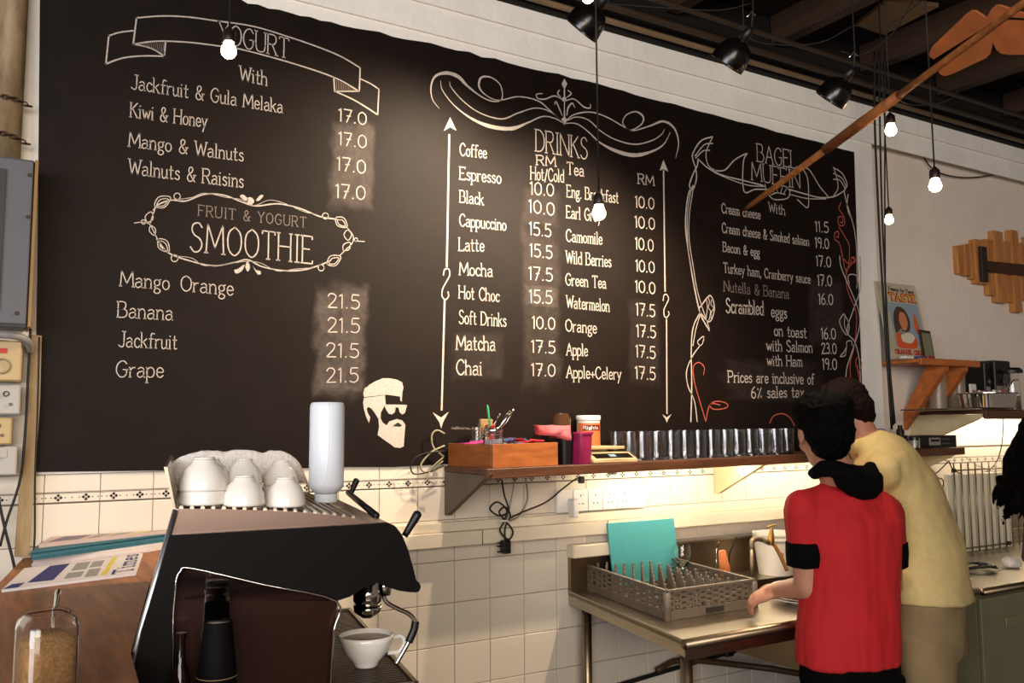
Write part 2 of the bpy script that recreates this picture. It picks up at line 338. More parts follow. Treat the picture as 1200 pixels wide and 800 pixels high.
def border_mesh():
    bm = box(B(), (0, -.007, 0), (.1482, 0, .0285))
    for f in bm.faces: f.material_index = 0
    for cx in (.037, .111):
        for a, b in ((-.007, 0), (.007, 0), (0, .0062), (0, -.0062)): dia(bm, cx+a, .0143+b, .0052)
    for cx in (0.004, .055, .074, .093, .129, .1445, .018): dia(bm, cx, .0143, .0024)
    for z in (.0012, .0268):
        vs = [bm.verts.new((a, -.0072, z+b)) for a, b in ((0, -.0007), (.148, -.0007), (.148, .0007), (0, .0007))]; bm.faces.new(vs).material_index = 1
    bmesh.ops.recalc_face_normals(bm, faces=[f for f in bm.faces if f.material_index == 0])
    for f in bm.faces:
        f.normal_update()
        if f.material_index == 1 and f.normal.y > 0: f.normal_flip()
    me = bpy.data.meshes.new('border_tile'); bm.to_mesh(me); bm.free(); me.materials.append(tile_m); me.materials.append(print_blk); return me
BM_ = border_mesh()
for k in range(-6, 37):
    x = XT0+.15*k; par = wall_back if x < 4.0 else wall_right_alcove; y = 0 if x < 4.0 else .05
    for i, (a, b) in enumerate(ROWS):
        if i >= 3 and not (1.0 < x < 4.6): continue
        key = round(b-a, 3)
        if key not in TM: TM[key] = tile_mesh(.1482, b-a-.0018)
        place(TM[key], 'tile', (x, y, a), par)
    place(BM_, 'border_tile', (x, y, 1.386), par)
# cornice band above the board
cornice = obj('trim_1', box(B(), (-1.6, -.016, 3.10), (6.9, -.0065, 3.21)), plaster_w, kind='structure')
obj('trim_2', box(B(), (-1.6, -.026, 3.2105), (6.9, -.0065, 3.30)), plaster_w, kind='structure')
# ceiling
ceiling = obj('ceiling', box(B(), (-2.5, -6, 3.74), (7, .14, 3.8)), mat('ceiling_black', '#15100d', .9), kind='structure')
for k in range(9):
    y0 = -6+k*.0
for k in range(-4, 6):
    x = 3.29+.668*k
    part_box('joist', (x-.04, -6, 3.46), (x+.035, -.05, 3.60), joist_m, ceiling, .004)
for k in range(21):
    y = -5.9+k*.285
    part_box('ceiling_board', (-2.5, y, 3.61), (7, y+.26, 3.635), wood_ceil, ceiling, 0)
q = [atz(x, y, 3.58) for x, y in ((1003, 30), (1040, 1), (1100, 8), (1036, 41))]
pc = obj('ceiling_patch', prism(B(), q, (0, 0, .02)), mat('pale_ply', '#8d7355', .8, var=.2), ceiling)
# conduits along the top of the wall
for (y, z, r) in ((-.07, 3.325, .013), (-.12, 3.36, .016), (-.20, 3.40, .012)):
    wire('conduit', [(-1.5, y, z), (6.6, y, z)], r, pipe_tan if y > -.1 else pipe_shaded, None, False, 10, label={-.07: 'thin painted conduit lying lowest along the top of the wall', -.12: 'thicker tan conduit in the middle of three above the chalkboard wall', -.20: 'thin conduit farthest from the wall under the ceiling joists'}[y], cat='conduit')
# ================================================================== CHALKBOARD
BY = -.0145
def bp(x, y): return aty(x, y, BY)
outl = [V((.105, BY, 3.06)), V((.4, BY, 3.06)), V((.70, BY, 3.056))]
tops = [(278, 0), (400, 28), (550, 62), (700, 98), (850, 138), (1001, 178)]
for (a, b), (c, d) in zip(tops, tops[1:]):
    for s in range(10):
        t = s/10; p = bp(a+(c-a)*t, b+(d-b)*t); p.z += random.uniform(-.006, .005)
        if s or (a, b) != tops[0]: outl.append(p)
outl.append(bp(1001, 178)); outl.append(bp(1006, 330)); e = bp(1012, 497); outl.append(e); outl.append(V((e.x, BY, 1.478)))
for x in (3.4, 2.9, 2.4, 1.9, 1.6): outl.append(V((x, BY, 1.470+random.uniform(-.003, .003))))
for x, y in ((500, 545), (460, 547), (401, 547), (330, 549), (260, 550), (200, 551), (120, 552), (40, 553)): outl.append(bp(x, y))
outl.append(bp(44, 300))
bm_ = mat('chalkboard_paint', '#150d0a', .6, spec=.18); nt = bm_.node_tree; N = nt.nodes; L = nt.links; pb = N['Principled BSDF']
geo = N.new('ShaderNodeNewGeometry'); sep = N.new('ShaderNodeSeparateXYZ'); L.new(geo.outputs['Position'], sep.inputs[0])
nz = N.new('ShaderNodeTexNoise'); nz.inputs['Scale'].default_value = 9; nz.inputs['Detail'].default_value = 6; L.new(geo.outputs['Position'], nz.inputs['Vector'])
def mth(op, a, b=None, c=None):
    n = N.new('ShaderNodeMath'); n.operation = op
    for i, v in enumerate((a, b, c)):
        if v is None: continue
        if isinstance(v, (int, float)): n.inputs[i].default_value = v
        else: L.new(v, n.inputs[i])
    return n.outputs[0]
acc = None
for (x0, y0, x1, y1, s) in ((386, 148, 438, 238, .55), (366, 338, 430, 468, .62), (612, 270, 656, 452, .22), (612, 336, 656, 358, .5), (612, 225, 655, 262, .18), (950, 330, 988, 402, .16), (738, 355, 772, 450, .12), (530, 392, 590, 444, .14), (850, 425, 960, 470, .12)):
    a = bp(x0, y1); c = bp(x1, y0)
    dx = mth('DIVIDE', mth('ABSOLUTE', mth('SUBTRACT', sep.outputs[0], (a.x+c.x)/2)), abs(c.x-a.x)/2)
    dz = mth('DIVIDE', mth('ABSOLUTE', mth('SUBTRACT', sep.outputs[2], (a.z+c.z)/2)), abs(c.z-a.z)/2)
    d = mth('ADD', mth('MAXIMUM', dx, dz), mth('MULTIPLY', mth('SUBTRACT', nz.outputs['Fac'], .5), .9))
    mr = N.new('ShaderNodeMapRange'); mr.interpolation_type = 'SMOOTHSTEP'; mr.inputs[1].default_value = 1.1; mr.inputs[2].default_value = .75; mr.inputs[3].default_value = 0; mr.inputs[4].default_value = s
    L.new(d, mr.inputs[0]); acc = mr.outputs[0] if acc is None else mth('MAXIMUM', acc, mr.outputs[0])
nz2 = N.new('ShaderNodeTexNoise'); nz2.inputs['Scale'].default_value = 22; nz2.inputs['Detail'].default_value = 8; nz2.inputs['Distortion'].default_value = 1.5; L.new(geo.outputs['Position'], nz2.inputs['Vector'])
acc = mth('MULTIPLY', acc, mth('MULTIPLY', nz2.outputs['Fac'], 1.7))
mix = N.new('ShaderNodeMix'); mix.data_type = 'RGBA'; L.new(acc, mix.inputs[0])
cr0 = N.new('ShaderNodeValToRGB'); L.new(nz.outputs['Fac'], cr0.inputs[0]); cr0.color_ramp.elements[0].color = lin('#0c0604'); cr0.color_ramp.elements[1].color = lin('#1b110b')
L.new(cr0.outputs[0], mix.inputs[6]); mix.inputs[7].default_value = lin('#5c524c'); L.new(mix.outputs[2], pb.inputs['Base Color'])
bpn = N.new('ShaderNodeBump'); bpn.inputs['Strength'].default_value = .12; bpn.inputs['Distance'].default_value = .004; L.new(nz2.outputs['Fac'], bpn.inputs['Height']); L.new(bpn.outputs[0], pb.inputs['Normal'])
board = thing('chalkboard', (2.0, -.007, 1.47), 'huge wall-wide black chalkboard lettered with cafe menu columns above tiles', 'chalkboard')
obj('board_panel', prism(B(), outl, (0, .0075, 0)), bm_, board)
TY = BY-.0006
def tx(s, x0, y0, x1, y1, h, w=1.25, m=None, gap=1.5, name='menu_lettering', bold=1):
    if TY is None: return
    o = aty(x0, y0, TY); e = aty(x1, y1, TY); t = aty(x0, y0-h, TY)
    W = (aty(x0, y0-w, TY)-o).length
    bm = B(); text_mesh(bm, s, o, e-o, V((0, 0, (t-o).length)), V((0, -1, 0)), W, gap)
    obj(name, bm, m or chalk, board)
for a in [
 ("YOGURT", 256, 49, 338, 68.5, 24, 1.3), ("With", 281, 94, 313, 100.5, 17), ("Jackfruit & Gula Melaka", 154, 104, 331, 132.5, 17), ("Kiwi & Honey", 153, 137, 242, 149.5, 17), ("Mango & Walnuts", 151, 171.5, 285, 189, 17), ("Walnuts & Raisins", 151, 203.5, 285, 220, 17.5),
 ("Mango", 141, 335, 198, 339.5, 18), ("Orange", 212, 340.5, 273, 346, 18), ("Banana", 138, 371.5, 202, 375, 18.5), ("Jackfruit", 139, 406, 207, 409, 18), ("Grape", 136, 441.5, 191, 442, 19),
 ("DRINKS", 628, 177, 688.5, 186.5, 25.5), ("Coffee", 539, 182, 570, 185.5, 14.5), ("Espresso", 539, 210, 587, 215, 14.5), ("Black", 539, 237, 566.5, 240, 14), ("Cappuccino", 538.5, 264.5, 592.8, 270, 14.2), ("Latte", 538, 293.5, 567, 294.4, 15), ("Mocha", 538.5, 321.9, 577, 324, 15), ("Hot Choc", 538, 349.3, 585, 353.5, 14.8), ("Soft Drinks", 538, 378.8, 593, 382.5, 15.5),
 ("Tea", 664.5, 204, 684, 206.5, 14.2), ("Eng. Breakfast", 664.5, 230.6, 724.5, 238, 14), ("Earl Grey", 664, 255, 704, 260, 14), ("Camomile", 663.5, 282.5, 705.5, 286.3, 14), ("Wild Berries", 663.5, 308, 716, 312.8, 14.2), ("Green Tea", 663, 333.7, 710, 337.8, 13.6), ("Watermelon", 664, 360.3, 714, 365, 14.2), ("Orange", 663, 387.8, 699, 390.5, 14), ("Apple", 664, 415.9, 688.5, 417, 14), ("Apple+Celery", 664, 442.3, 727.5, 444.5, 14),
 ("Cream cheese", 845.8, 249.2, 891, 256.8, 11.3, 1.1), ("Cream cheese & Smoked salmon", 846.3, 272.3, 948, 288.2, 11.6, 1.1), ("Bacon & egg", 847.4, 294.5, 890, 300.8, 11, 1.1), ("Turkey ham, Cranberry sauce", 848, 319, 949.5, 332.2, 11.4, 1.1)]: tx(*a)
tx("Hot/Cold", 622, 210, 660.5, 213.6, 15, 1.2); tx("BAGEL", 887.5, 189, 933, 197.5, 20.5, 1.1); tx("MUFFIN", 881, 210.5, 938, 221.2, 21, 1.1); tx("With", 901, 248, 920, 252, 11, 1.1)
tx("Nutella & Banana", 848.5, 341, 924.5, 350, 12.5, .9, chalk_dim)
tx("FRUIT & YOGURT", 232.5, 252.5, 358.5, 266.5, 12.5, .9, chalk_dim, 2.6); tx("SMOOTHIE", 223, 294, 366, 309, 34, 1.6, None, 1.9)
for a in [("Matcha", 535, 409.3, 580, 410.6, 17), ("Chai", 535, 438.7, 564.5, 439.3, 17.5), ("RM", 629, 193, 651, 194.8, 11.3), ("RM", 748, 215, 766.3, 217.3, 11.5),
 ("Scrambled", 851, 366, 894.5, 369, 16.5), ("eggs", 904, 371, 922, 373, 13.5), ("on toast", 907.5, 393, 945, 396, 13), ("with Salmon", 898.5, 410.6, 952, 413, 13), ("with Ham", 899, 428, 940, 429.3, 12.5), ("Prices are inclusive of", 853.5, 447.5, 954, 450, 13), ("6% sales tax", 880.5, 466.3, 942, 465, 13)]:
    tx(*a, 1.55 if a[0] in ('Matcha', 'Chai', 'Scrambled') else 1.35)
for s, x0, y0, x1, y1, h in [
 ("17.0", 397, 141.5, 429, 146.5, 14.5), ("17.0", 397, 169.5, 429, 173.5, 15), ("17.0", 395, 199, 428, 203.5, 15.5), ("17.0", 393.5, 231.5, 427.5, 234, 16), ("21.5", 384, 360, 421, 362, 16.5), ("21.5", 384, 389, 421, 389.8, 17), ("21.5", 382.5, 418, 420, 419, 16.5), ("21.5", 382.5, 448, 419.5, 447.6, 17),
 ("10.0", 621.5, 227.5, 648.6, 229.7, 14.5), ("10.0", 620, 248.4, 649.3, 252.5, 14.8), ("15.5", 620.5, 274.8, 645.5, 277.6, 14.8), ("15.5", 621, 299.9, 646.8, 303, 14.6), ("17.5", 620, 327.2, 647.2, 329.6, 15), ("15.5", 620.5, 354.4, 646.7, 355.7, 15), ("10.0", 624, 384.5, 650, 386, 14), ("17.5", 623, 412.7, 650.3, 414, 14.2), ("17.0", 623, 440, 650.3, 440.8, 14.2),
 ("10.0", 744.6, 242.8, 766.4, 245, 13.4), ("10.0", 744.2, 266.3, 767, 269, 13.6), ("10.0", 744.7, 291.6, 765.5, 294.3, 13.6), ("10.0", 745.2, 317.5, 766.7, 319.8, 13.2), ("10.0", 744.7, 341.9, 767.5, 344.4, 13.6), ("17.5", 745.5, 368.9, 767.4, 371.2, 14), ("17.5", 746, 394.2, 768.2, 396, 14), ("17.5", 745.2, 418, 767.8, 420.2, 14), ("17.5", 744.7, 443.4, 767.8, 445, 14.4),
 ("11.5", 955.5, 271, 970.8, 272.6, 12), ("19.0", 955.5, 290, 971.2, 291.6, 11.8), ("17.0", 956.6, 311.4, 973.6, 312.9, 12), ("17.0", 958.3, 334.3, 974.6, 335, 12.4), ("16.0", 959.5, 356.3, 976, 357, 12.6), ("16.0", 962.6, 396.8, 979.2, 397.2, 12.6), ("23.0", 963, 414.2, 980, 414.5, 12.4), ("19.0", 964, 432.5, 980.6, 432.8, 12.5)]:
    tx(s, x0, y0, x1, y1, h, 1.35, None, 1.7, 'price_lettering')
# ---- drawn ornament. stroke lists in the pixels of enlarged crops: (x0,y0,scale)
def dr(strokes, org=(0, 0, 1), w=1.3, m=None, name='chalk_flourish', smooth=True):
    x0, y0, s = org
    for st in strokes:
        bm = B()
        ww = w
        if isinstance(st[0], (int, float)): ww = st[0]; st = st[1:]
        closed = st[-1] == 'o'
        if closed: st = st[:-1]
        if len(st[0]) == 3: ws = [p[2] for p in st]
        else: ws = None
        P = [V((p[0]/s+x0, p[1]/s+y0, ws[i] if ws else ww)) for i, p in enumerate(st)]
        if smooth and len(P) > 2: P = cr(P, 6, closed)
        if closed: P.append(P[0])
        pts = [aty(p.x, p.y, TY) for p in P]
        wl = [max(.25, p.z)*(q-CAM).length/FOC for p, q in zip(P, pts)]
        ribbon(bm, pts, wl, .0006, V((0, -1, 0)), .1)
        obj(name, bm, m or chalk, board)
def fill(poly, org, m=None, name='chalk_shape', off=0, smooth=False):
    x0, y0, s = org; P = [V((a/s+x0, b/s+y0, 0)) for a, b in poly]
    if smooth: P = cr(P, 4, True)
    obj(name, prism(B(), [aty(p.x, p.y, TY-off) for p in P], (0, .0004, 0)), m or chalk, board)
Z1 = (0, 0, 4); Z5 = (250, 0, 4); Z2 = (0, 180, 4); Z6 = (250, 180, 4); ZA = (480, 60, 3.529); ZB = (500, 260, 3.6375); ZC = (780, 140, 4.2115); ZD = (780, 300, 4.0); ZE = (400, 430, 6.156)
# yogurt banner
dr([[(160, 21), (190, 18.8), (220, 20), (250, 24), (297, 31), (342, 44.5), (375, 56), (400, 66.5), (422, 79.5)], [(156, 52), (175, 49), (195, 48.3), (225, 50), (257, 54), (281, 57.5), (337, 72.5), (391, 90.5), (421, 107)],
    [(156, 36), (140, 38), (127.5, 42)], [(124, 75), (137, 70), (150, 67), (170, 65.5), (192.5, 66)], [(156, 52), (166, 53.5), (180, 58), (192.5, 66)], [(422.5, 92.5), (434, 98), (444, 104.5)], [(442.5, 134.5), (428, 125), (412.5, 116), (392.5, 107)]], w=1.5, name='banner_outline')
dr([[(160, 21), (156, 52)], [(422, 79.5), (421, 107)], [(127.5, 42), (124, 75)], [(194, 49), (192.5, 66)], [(444, 104.5), (442.5, 134.5)], [(391, 90.5), (392, 107)], [(392.5, 107), (421, 107)]], w=1.5, name='banner_outline', smooth=False)
dr([[.5, (162+i*2.4, 50.5), (165+i*2.3, 53+i*.85)] for i in range(13)]+[[.6, (392+i*2, 92+i*1.1), (393+i*2, 107)] for i in range(14)], w=.6, m=chalk_dim, name='banner_hatching', smooth=False)
# fruit and yogurt frame
dr([[1.5, (720, 265), (740, 240), (800, 218), (870, 222), (960, 190), (1050, 195), (1130, 225), (1200, 245), (1300, 235), (1400, 255), (1500, 295), (1560, 305), (1600, 310)],
    [1.5, (735, 400), (790, 465), (900, 505), (1000, 525), (1100, 510), (1160, 497), (1230, 530), (1330, 548), (1420, 545), (1500, 522), (1550, 500)],
    [.6, (830, 215), (900, 205), (960, 185), (1060, 205), (1130, 215), (1190, 243), (1260, 218), (1330, 232), (1420, 270), (1480, 285)], [.6, (830, 480), (900, 490), (960, 525), (1080, 515), (1150, 505), (1220, 512), (1300, 550), (1390, 540), (1470, 535)],
    [1, (630, 325), (660, 322), (700, 330), (725, 375), (738, 400)], [1, (705, 325), (715, 290), (725, 265)], [.9, (1655, 408), (1680, 410), (1708, 412)], [1, (1630, 350), (1655, 385), (1650, 420), (1620, 450), (1590, 480)]], Z2, name='vine_frame')
def ring(cx, cy, r): return [(cx+r*math.cos(a*PI/4), cy+r*math.sin(a*PI/4)) for a in range(8)]+['o']
def leaf(cx, cy, l, w, ang):
    c, s = math.cos(ang), math.sin(ang); P = [(-l, 0), (-l*.3, -w), (l*.4, -w*.8), (l, 0), (l*.4, w*.8), (-l*.3, w)]
    return [(cx+a*c-b*s, cy+a*s+b*c) for a, b in P]+['o']
dr([ring(830, 200, 15), ring(818, 490, 16), ring(672, 320, 10), ring(1525, 292, 14), ring(1505, 535, 14), ring(1668, 403, 8), leaf(762, 225, 42, 26, -.5), leaf(700, 297, 26, 18, -1.2), leaf(715, 360, 24, 14, 1.2), leaf(767, 430, 38, 24, .9), leaf(1600, 322, 34, 22, .7), leaf(1630, 382, 24, 17, 1.5), leaf(1625, 435, 24, 16, -.9), leaf(1565, 500, 36, 24, -.5), leaf(762, 228, 30, 15, -.5), leaf(767, 432, 28, 13, .9), leaf(1600, 324, 24, 12, .7), leaf(1565, 502, 26, 13, -.5)], Z2, 1.0, name='vine_leaves')
for pl in ([(1125, 200), (1140, 192), (1165, 215), (1150, 220)], [(1235, 197), (1220, 195), (1200, 218), (1215, 220)], [(1160, 208), (1178, 205), (1192, 222), (1178, 240), (1162, 230)], [(1160, 505), (1172, 530), (1162, 552), (1150, 530)], [(1098, 545), (1115, 540), (1145, 520), (1135, 548), (1108, 562)], [(1222, 565), (1205, 562), (1185, 525), (1200, 545), (1220, 550)]): fill(pl, Z2, smooth=True)
# bearded man
BMAN = [(163, 222), (315, 203), (320, 268), (300, 300), (285, 330), (283, 370), (300, 402), (328, 420), (345, 392), (400, 374), (440, 385), (462, 415), (450, 572), (425, 583), (385, 578), (262, 490), (272, 430), (268, 375), (245, 335), (215, 297), (195, 287), (183, 300), (190, 330), (208, 362), (200, 402), (180, 360), (163, 300), (157, 260)]
fill(BMAN, ZE, name='beard_shape')
fill([(165, 216), (158, 190), (168, 152), (190, 140), (200, 128), (250, 100), (300, 80), (345, 80), (400, 90), (440, 110), (448, 150), (440, 185), (436, 250), (425, 240), (424, 212), (330, 199)], ZE, name='hair_shape')
fill([(312, 270), (400, 270), (475, 273), (470, 290), (460, 328), (440, 342), (422, 328), (412, 292), (392, 290), (386, 325), (365, 341), (342, 336), (326, 312), (316, 290)], ZE, name='glasses_shape')
fill([(370, 425), (410, 398), (437, 420), (425, 430)], ZE, chalk_blk, 'mouth_shape', .0006)
# drinks flourish
dr([[(122, 237, .5), (95, 200, 1), (88, 150, 1.6), (105, 105, 2.4), (150, 90, 3.6), (200, 105, 4.4), (240, 145, 2.6), (300, 190, 1.4), (350, 208, 1.4), (382, 195, 1.4), (375, 140, 1.2), (335, 108, 1.6), (295, 110, 2.4), (288, 150, 2.4), (320, 185, 1.2), (370, 203, 1.2), (450, 188, 1.3), (530, 205, 1.6), (580, 245, 1.4), (635, 295, 1.2)],
    [(128, 122, .5), (135, 160, 1), (180, 220, 1.2), (250, 275, 2.4), (330, 310, 4.4), (420, 320, 4.2), (490, 295, 1.8), (550, 270, 1.3), (600, 278, 1.2), (640, 300, 1)],
    [(165, 125, .5), (172, 150, 1), (220, 205, 1.2), (290, 255, 1.3), (380, 280, 1.6), (450, 255, 1.4), (520, 235, 1.3), (580, 250, 1.2), (640, 298, 1)],
    [(640, 295, 1), (680, 262, 1.3), (750, 252, 1.4), (820, 275, 1.4), (890, 315, 1.4), (920, 325, 1.2), (960, 300, 1.5), (965, 270, 2.6), (935, 250, 1.6), (895, 265, 1.2), (882, 300, 1.2), (920, 328, 1.3), (990, 310, 1.6), (1050, 290, 2.6), (1095, 320, 2.6), (1112, 380, 1.6), (1100, 442, .5)],
    [(640, 298, 1), (690, 300, 1.2), (735, 330, 1.4), (790, 380, 2), (860, 415, 4.2), (930, 430, 4.6), (1000, 415, 2.4), (1050, 385, 1.4), (1078, 335, .5)], [(655, 285, 1), (690, 272, 1.2), (740, 285, 1.3), (790, 330, 1.3), (850, 365, 1.3), (930, 385, 1.5), (1000, 370, 1.3), (1040, 345, 1), (1055, 322, .5)],
    [(640, 205, 1), (600, 185, 1.3), (560, 198, 1.6), (530, 195, 1.4), (525, 178, 1.2), (550, 175, .8)], [(645, 205, 1), (680, 198, 1.4), (720, 230, 1.7), (745, 235, 1.5), (748, 220, 1)], [(640, 275, 2), (640, 240, 1.2), (640, 190, 1.6), (640, 150, 1.8)],
    [(630, 265, 1), (618, 235, 1.6), (605, 208, 1.6), (600, 220, 1)], [(650, 265, 1), (655, 235, 1.8), (672, 215, 1.6), (682, 232, 1)], [(625, 190, 1), (612, 175, 1.6), (620, 160, 1)], [(652, 190, 1), (668, 175, 1.6), (655, 162, 1)]], ZA, name='scroll_flourish')
fill([(640, 113), (652, 135), (640, 158), (629, 135)], ZA); fill([(628, 280), (640, 270), (652, 282), (640, 306)], ZA); fill([(632, 190), (648, 190), (648, 207), (632, 207)], ZA)
# arrows beside the drinks
dr([[(526.4, 158), (523.5, 312)], [(521, 352), (517.5, 480)]], w=2.2, name='arrow_line', smooth=False); dr([[(777.5, 200), (779.3, 341)], [(781, 374), (781.5, 484)]], w=1.8, name='arrow_line', smooth=False)
fill([(527.5, 137), (535, 153), (527.5, 149), (520, 153.5)], (0, 0, 1)); fill([(777.5, 187), (783, 201), (777.5, 198), (773, 200)], (0, 0, 1)); fill([(507, 483), (517, 489), (526, 482), (519.5, 494), (517, 502), (514.5, 494)], (0, 0, 1)); fill([(776, 485), (781.5, 489), (787, 485), (783, 491), (781.5, 495), (780, 491)], (0, 0, 1))
dr([[1.5, (519.5, 322), (521, 316), (525.5, 315), (527, 322), (523, 330), (518.5, 339), (518, 347), (522, 351), (525.5, 347), (525, 342)], [1.3, (777, 352), (778, 346), (781, 345), (783.5, 350), (781, 356), (778, 363), (778.5, 370), (781, 372), (784, 368), (783, 365)]], name='arrow_curl')
# bagel frame, right column
dr([[1.6, (230, 85), (175, 105), (135, 165), (135, 200), (148, 240), (152, 290), (140, 335), (125, 345), (118, 320), (135, 270), (155, 230), (160, 195)], [1.2, (232, 118), (190, 125), (145, 180)], [1.2, (217, 152), (185, 155), (148, 190)], [1.2, (232, 85), (200, 160), (210, 225), (250, 255)],
    [1.4, (160, 195), (210, 240), (280, 275), (380, 300), (480, 325)], [1.4, (230, 250), (290, 250), (340, 200), (400, 168), (385, 200), (380, 300), (392, 360), (440, 345), (500, 345)], [1, (240, 262), (330, 300), (410, 325), (490, 330)],
    [1.2, (490, 320), (500, 360), (530, 392), (570, 395), (605, 385), (615, 350)], [1, (505, 345), (545, 325), (590, 330), (610, 350)], [.8, (520, 335), (535, 360)], [.8, (545, 330), (552, 360)], [.8, (575, 332), (568, 362)], [.8, (597, 340), (582, 366)], [1, (520, 372), (550, 362), (590, 370)],
    [1.4, (610, 345), (680, 365), (760, 385), (830, 380), (885, 350)], [1, (615, 370), (700, 390), (790, 392)], [1.3, (672, 235), (700, 290), (705, 380), (700, 435), (650, 395)], [1.3, (672, 235), (710, 250), (760, 330), (800, 378)],
    [1.4, (828, 237), (870, 265), (895, 320), (880, 350)], [1.2, (828, 265), (870, 290), (890, 330)], [1.2, (828, 295), (860, 300), (885, 340)], [1.2, (830, 240), (845, 290), (850, 340), (830, 375)],
    [1.5, (880, 350), (890, 400), (905, 450), (912, 480), (902, 455), (895, 420), (900, 370)], [1.4, (912, 470), (930, 540), (942, 640), (945, 800)]], ZC, name='frame_flourish')
dr([[1.8, (145, 320), (115, 360), (100, 460), (100, 560), (120, 700), (140, 820), (172, 960), (215, 1040)], [1.1, (135, 350), (118, 460), (115, 580), (135, 720), (160, 860), (215, 1030)], [1.1, (125, 350), (108, 460), (108, 600), (128, 740)]], ZC, name='frame_flourish')
dr([[1.6, (163, 262), (130, 330), (120, 430), (122, 600), (118, 775)], [1.2, (165, 265), (142, 340), (128, 420)], [1.3, (160, 420), (125, 470), (98, 540), (105, 610), (135, 680), (148, 775)], [1.1, (160, 420), (150, 400), (178, 376), (172, 410), (160, 420)],
    [1.6, (160, 240), (208, 185), (228, 245), (205, 308), (160, 262)], [1, (200, 195), (205, 215), (200, 240), (210, 260), (203, 300)], [1, (192, 205), (195, 240), (190, 290)], [1, (215, 205), (212, 225), (225, 245), (214, 262), (212, 290)]], ZD, name='frame_flourish')
dr([[1.3, (815, 0), (825, 60), (880, 190), (905, 260), (908, 330), (880, 430), (850, 520), (843, 588)], [1.3, (912, 0), (912, 150), (880, 250), (850, 350), (885, 400), (905, 470), (912, 560), (915, 700)], [1.1, (860, 130), (855, 95), (875, 85), (900, 100), (895, 150)], [1.1, (835, 268), (815, 310), (848, 370), (860, 320), (835, 268)], [.9, (840, 280), (838, 320), (848, 358)], [1, (848, 420), (850, 400), (870, 398), (875, 420)], [1, (845, 430), (835, 450), (818, 470), (840, 466), (845, 445), (848, 420)]], ZD, name='frame_flourish')
dr([[1.2, (865, 410), (855, 440), (880, 480), (880, 520), (855, 520), (852, 485), (872, 480), (872, 510), (862, 505)], [1.2, (855, 530), (885, 580), (905, 620), (905, 700), (890, 770)], [1.2, (885, 740), (860, 620), (835, 590), (835, 560), (852, 553), (852, 580), (842, 578)], [1.2, (890, 750), (915, 715), (935, 700), (930, 680), (915, 685), (918, 708), (928, 700)]], ZC, 1.2, chalk_red, 'red_curl')
dr([[1.1, (825, 0), (850, 30), (875, 35), (885, 15), (870, 10), (868, 25)], [1.2, (845, 60), (850, 150), (885, 240), (895, 300), (885, 420), (865, 500), (868, 588)], [1.1, (905, 550), (890, 500), (900, 475), (918, 500), (905, 545), (898, 510)], [1.1, (900, 540), (915, 620), (912, 700)],
    [1.2, (178, 555), (180, 520), (155, 498), (130, 520), (135, 590), (160, 680), (188, 775)], [1.2, (188, 775), (205, 700), (240, 680), (285, 690), (285, 710), (230, 718), (205, 700), (220, 690), (255, 698)], [1.2, (488, 782), (505, 750), (545, 738), (580, 755), (605, 795)]], ZD, 1.2, chalk_red, 'red_curl')
# tiny chalk signature line
tx("melbourne_chalk", 529, 502.5, 562, 503, 3, .5, chalk_dim)
# ================================================================== SHELVES
def shz(x): return 1.459+.0098*(x-1.484)          # the long shelf rises slightly to the right
shelf = thing('wall_shelf', (2.85, -.165, 1.42), 'long dark worn wooden shelf under the chalkboard carrying glasses and scale', 'shelf')
def slope_box(name, x0, x1, y0, y1, dz0, dz1, m, par):
    bm = B(); a = shz(x0); b = shz(x1)
    hull8(bm, [(x0, y0, a+dz0), (x1, y0, b+dz0), (x1, y1, b+dz0), (x0, y1, a+dz0)], [(x0, y0, a+dz1), (x1, y0, b+dz1), (x1, y1, b+dz1), (x0, y1, a+dz1)])
    bevel(bm, .002); return obj(name, bm, m, par)
slope_box('shelf_board', 1.484, 4.22, -.31, -.0155, -.02, 0, shelf_m, shelf)
slope_box('front_lip', 1.484, 4.22, -.332, -.31, -.034, .0, shelf_m, shelf)
gus_dark = mat('grey_brown_gusset', '#5a4a40', .45, var=.3, scale=9); gus_cream = mat('cream_gusset', '#d0bd94', .6, var=.15)
for X, zb, m in ((1.487, 1.281, gus_dark), (2.83, 1.30, gus_cream), (4.17, 1.33, gus_cream)):
    zt = shz(X)-.022
    obj('bracket', prism(B(), [(X, -.012, zb), (X, -.012, zt), (X, -.308, zt), (X, -.308, zt-.012), (X, -.03, zb)], (.02, 0, 0)), m, shelf)
ob = obj('bolt', lathe(B(), [(0, 0), (.006, 0), (.006, .003), (0, .004)], (1.50, -.332, 1.44), 8, (0, -1, 0)), chrome, shelf)
# strip light under the shelf
tubem = mat('fluorescent_tube', '#fff6df', .4, emit=60, ecol='#fff0cf')
sl = thing('strip_light', (2.75, -.2, 1.40), 'fluorescent strip light fixed under the long dark shelf', 'light')
obj('tube', lathe(B(), [(0, -.72), (.009, -.72), (.009, .72), (0, .72)], (2.86, -.2, shz(2.8)-.0305), 10, (1, 0, .0098)), tubem, sl, True)
for x in (2.12, 3.60): part_box('tube_holder', (x-.012, -.215, shz(x)-.05), (x+.012, -.185, shz(x)-.0205), white_pl, sl)
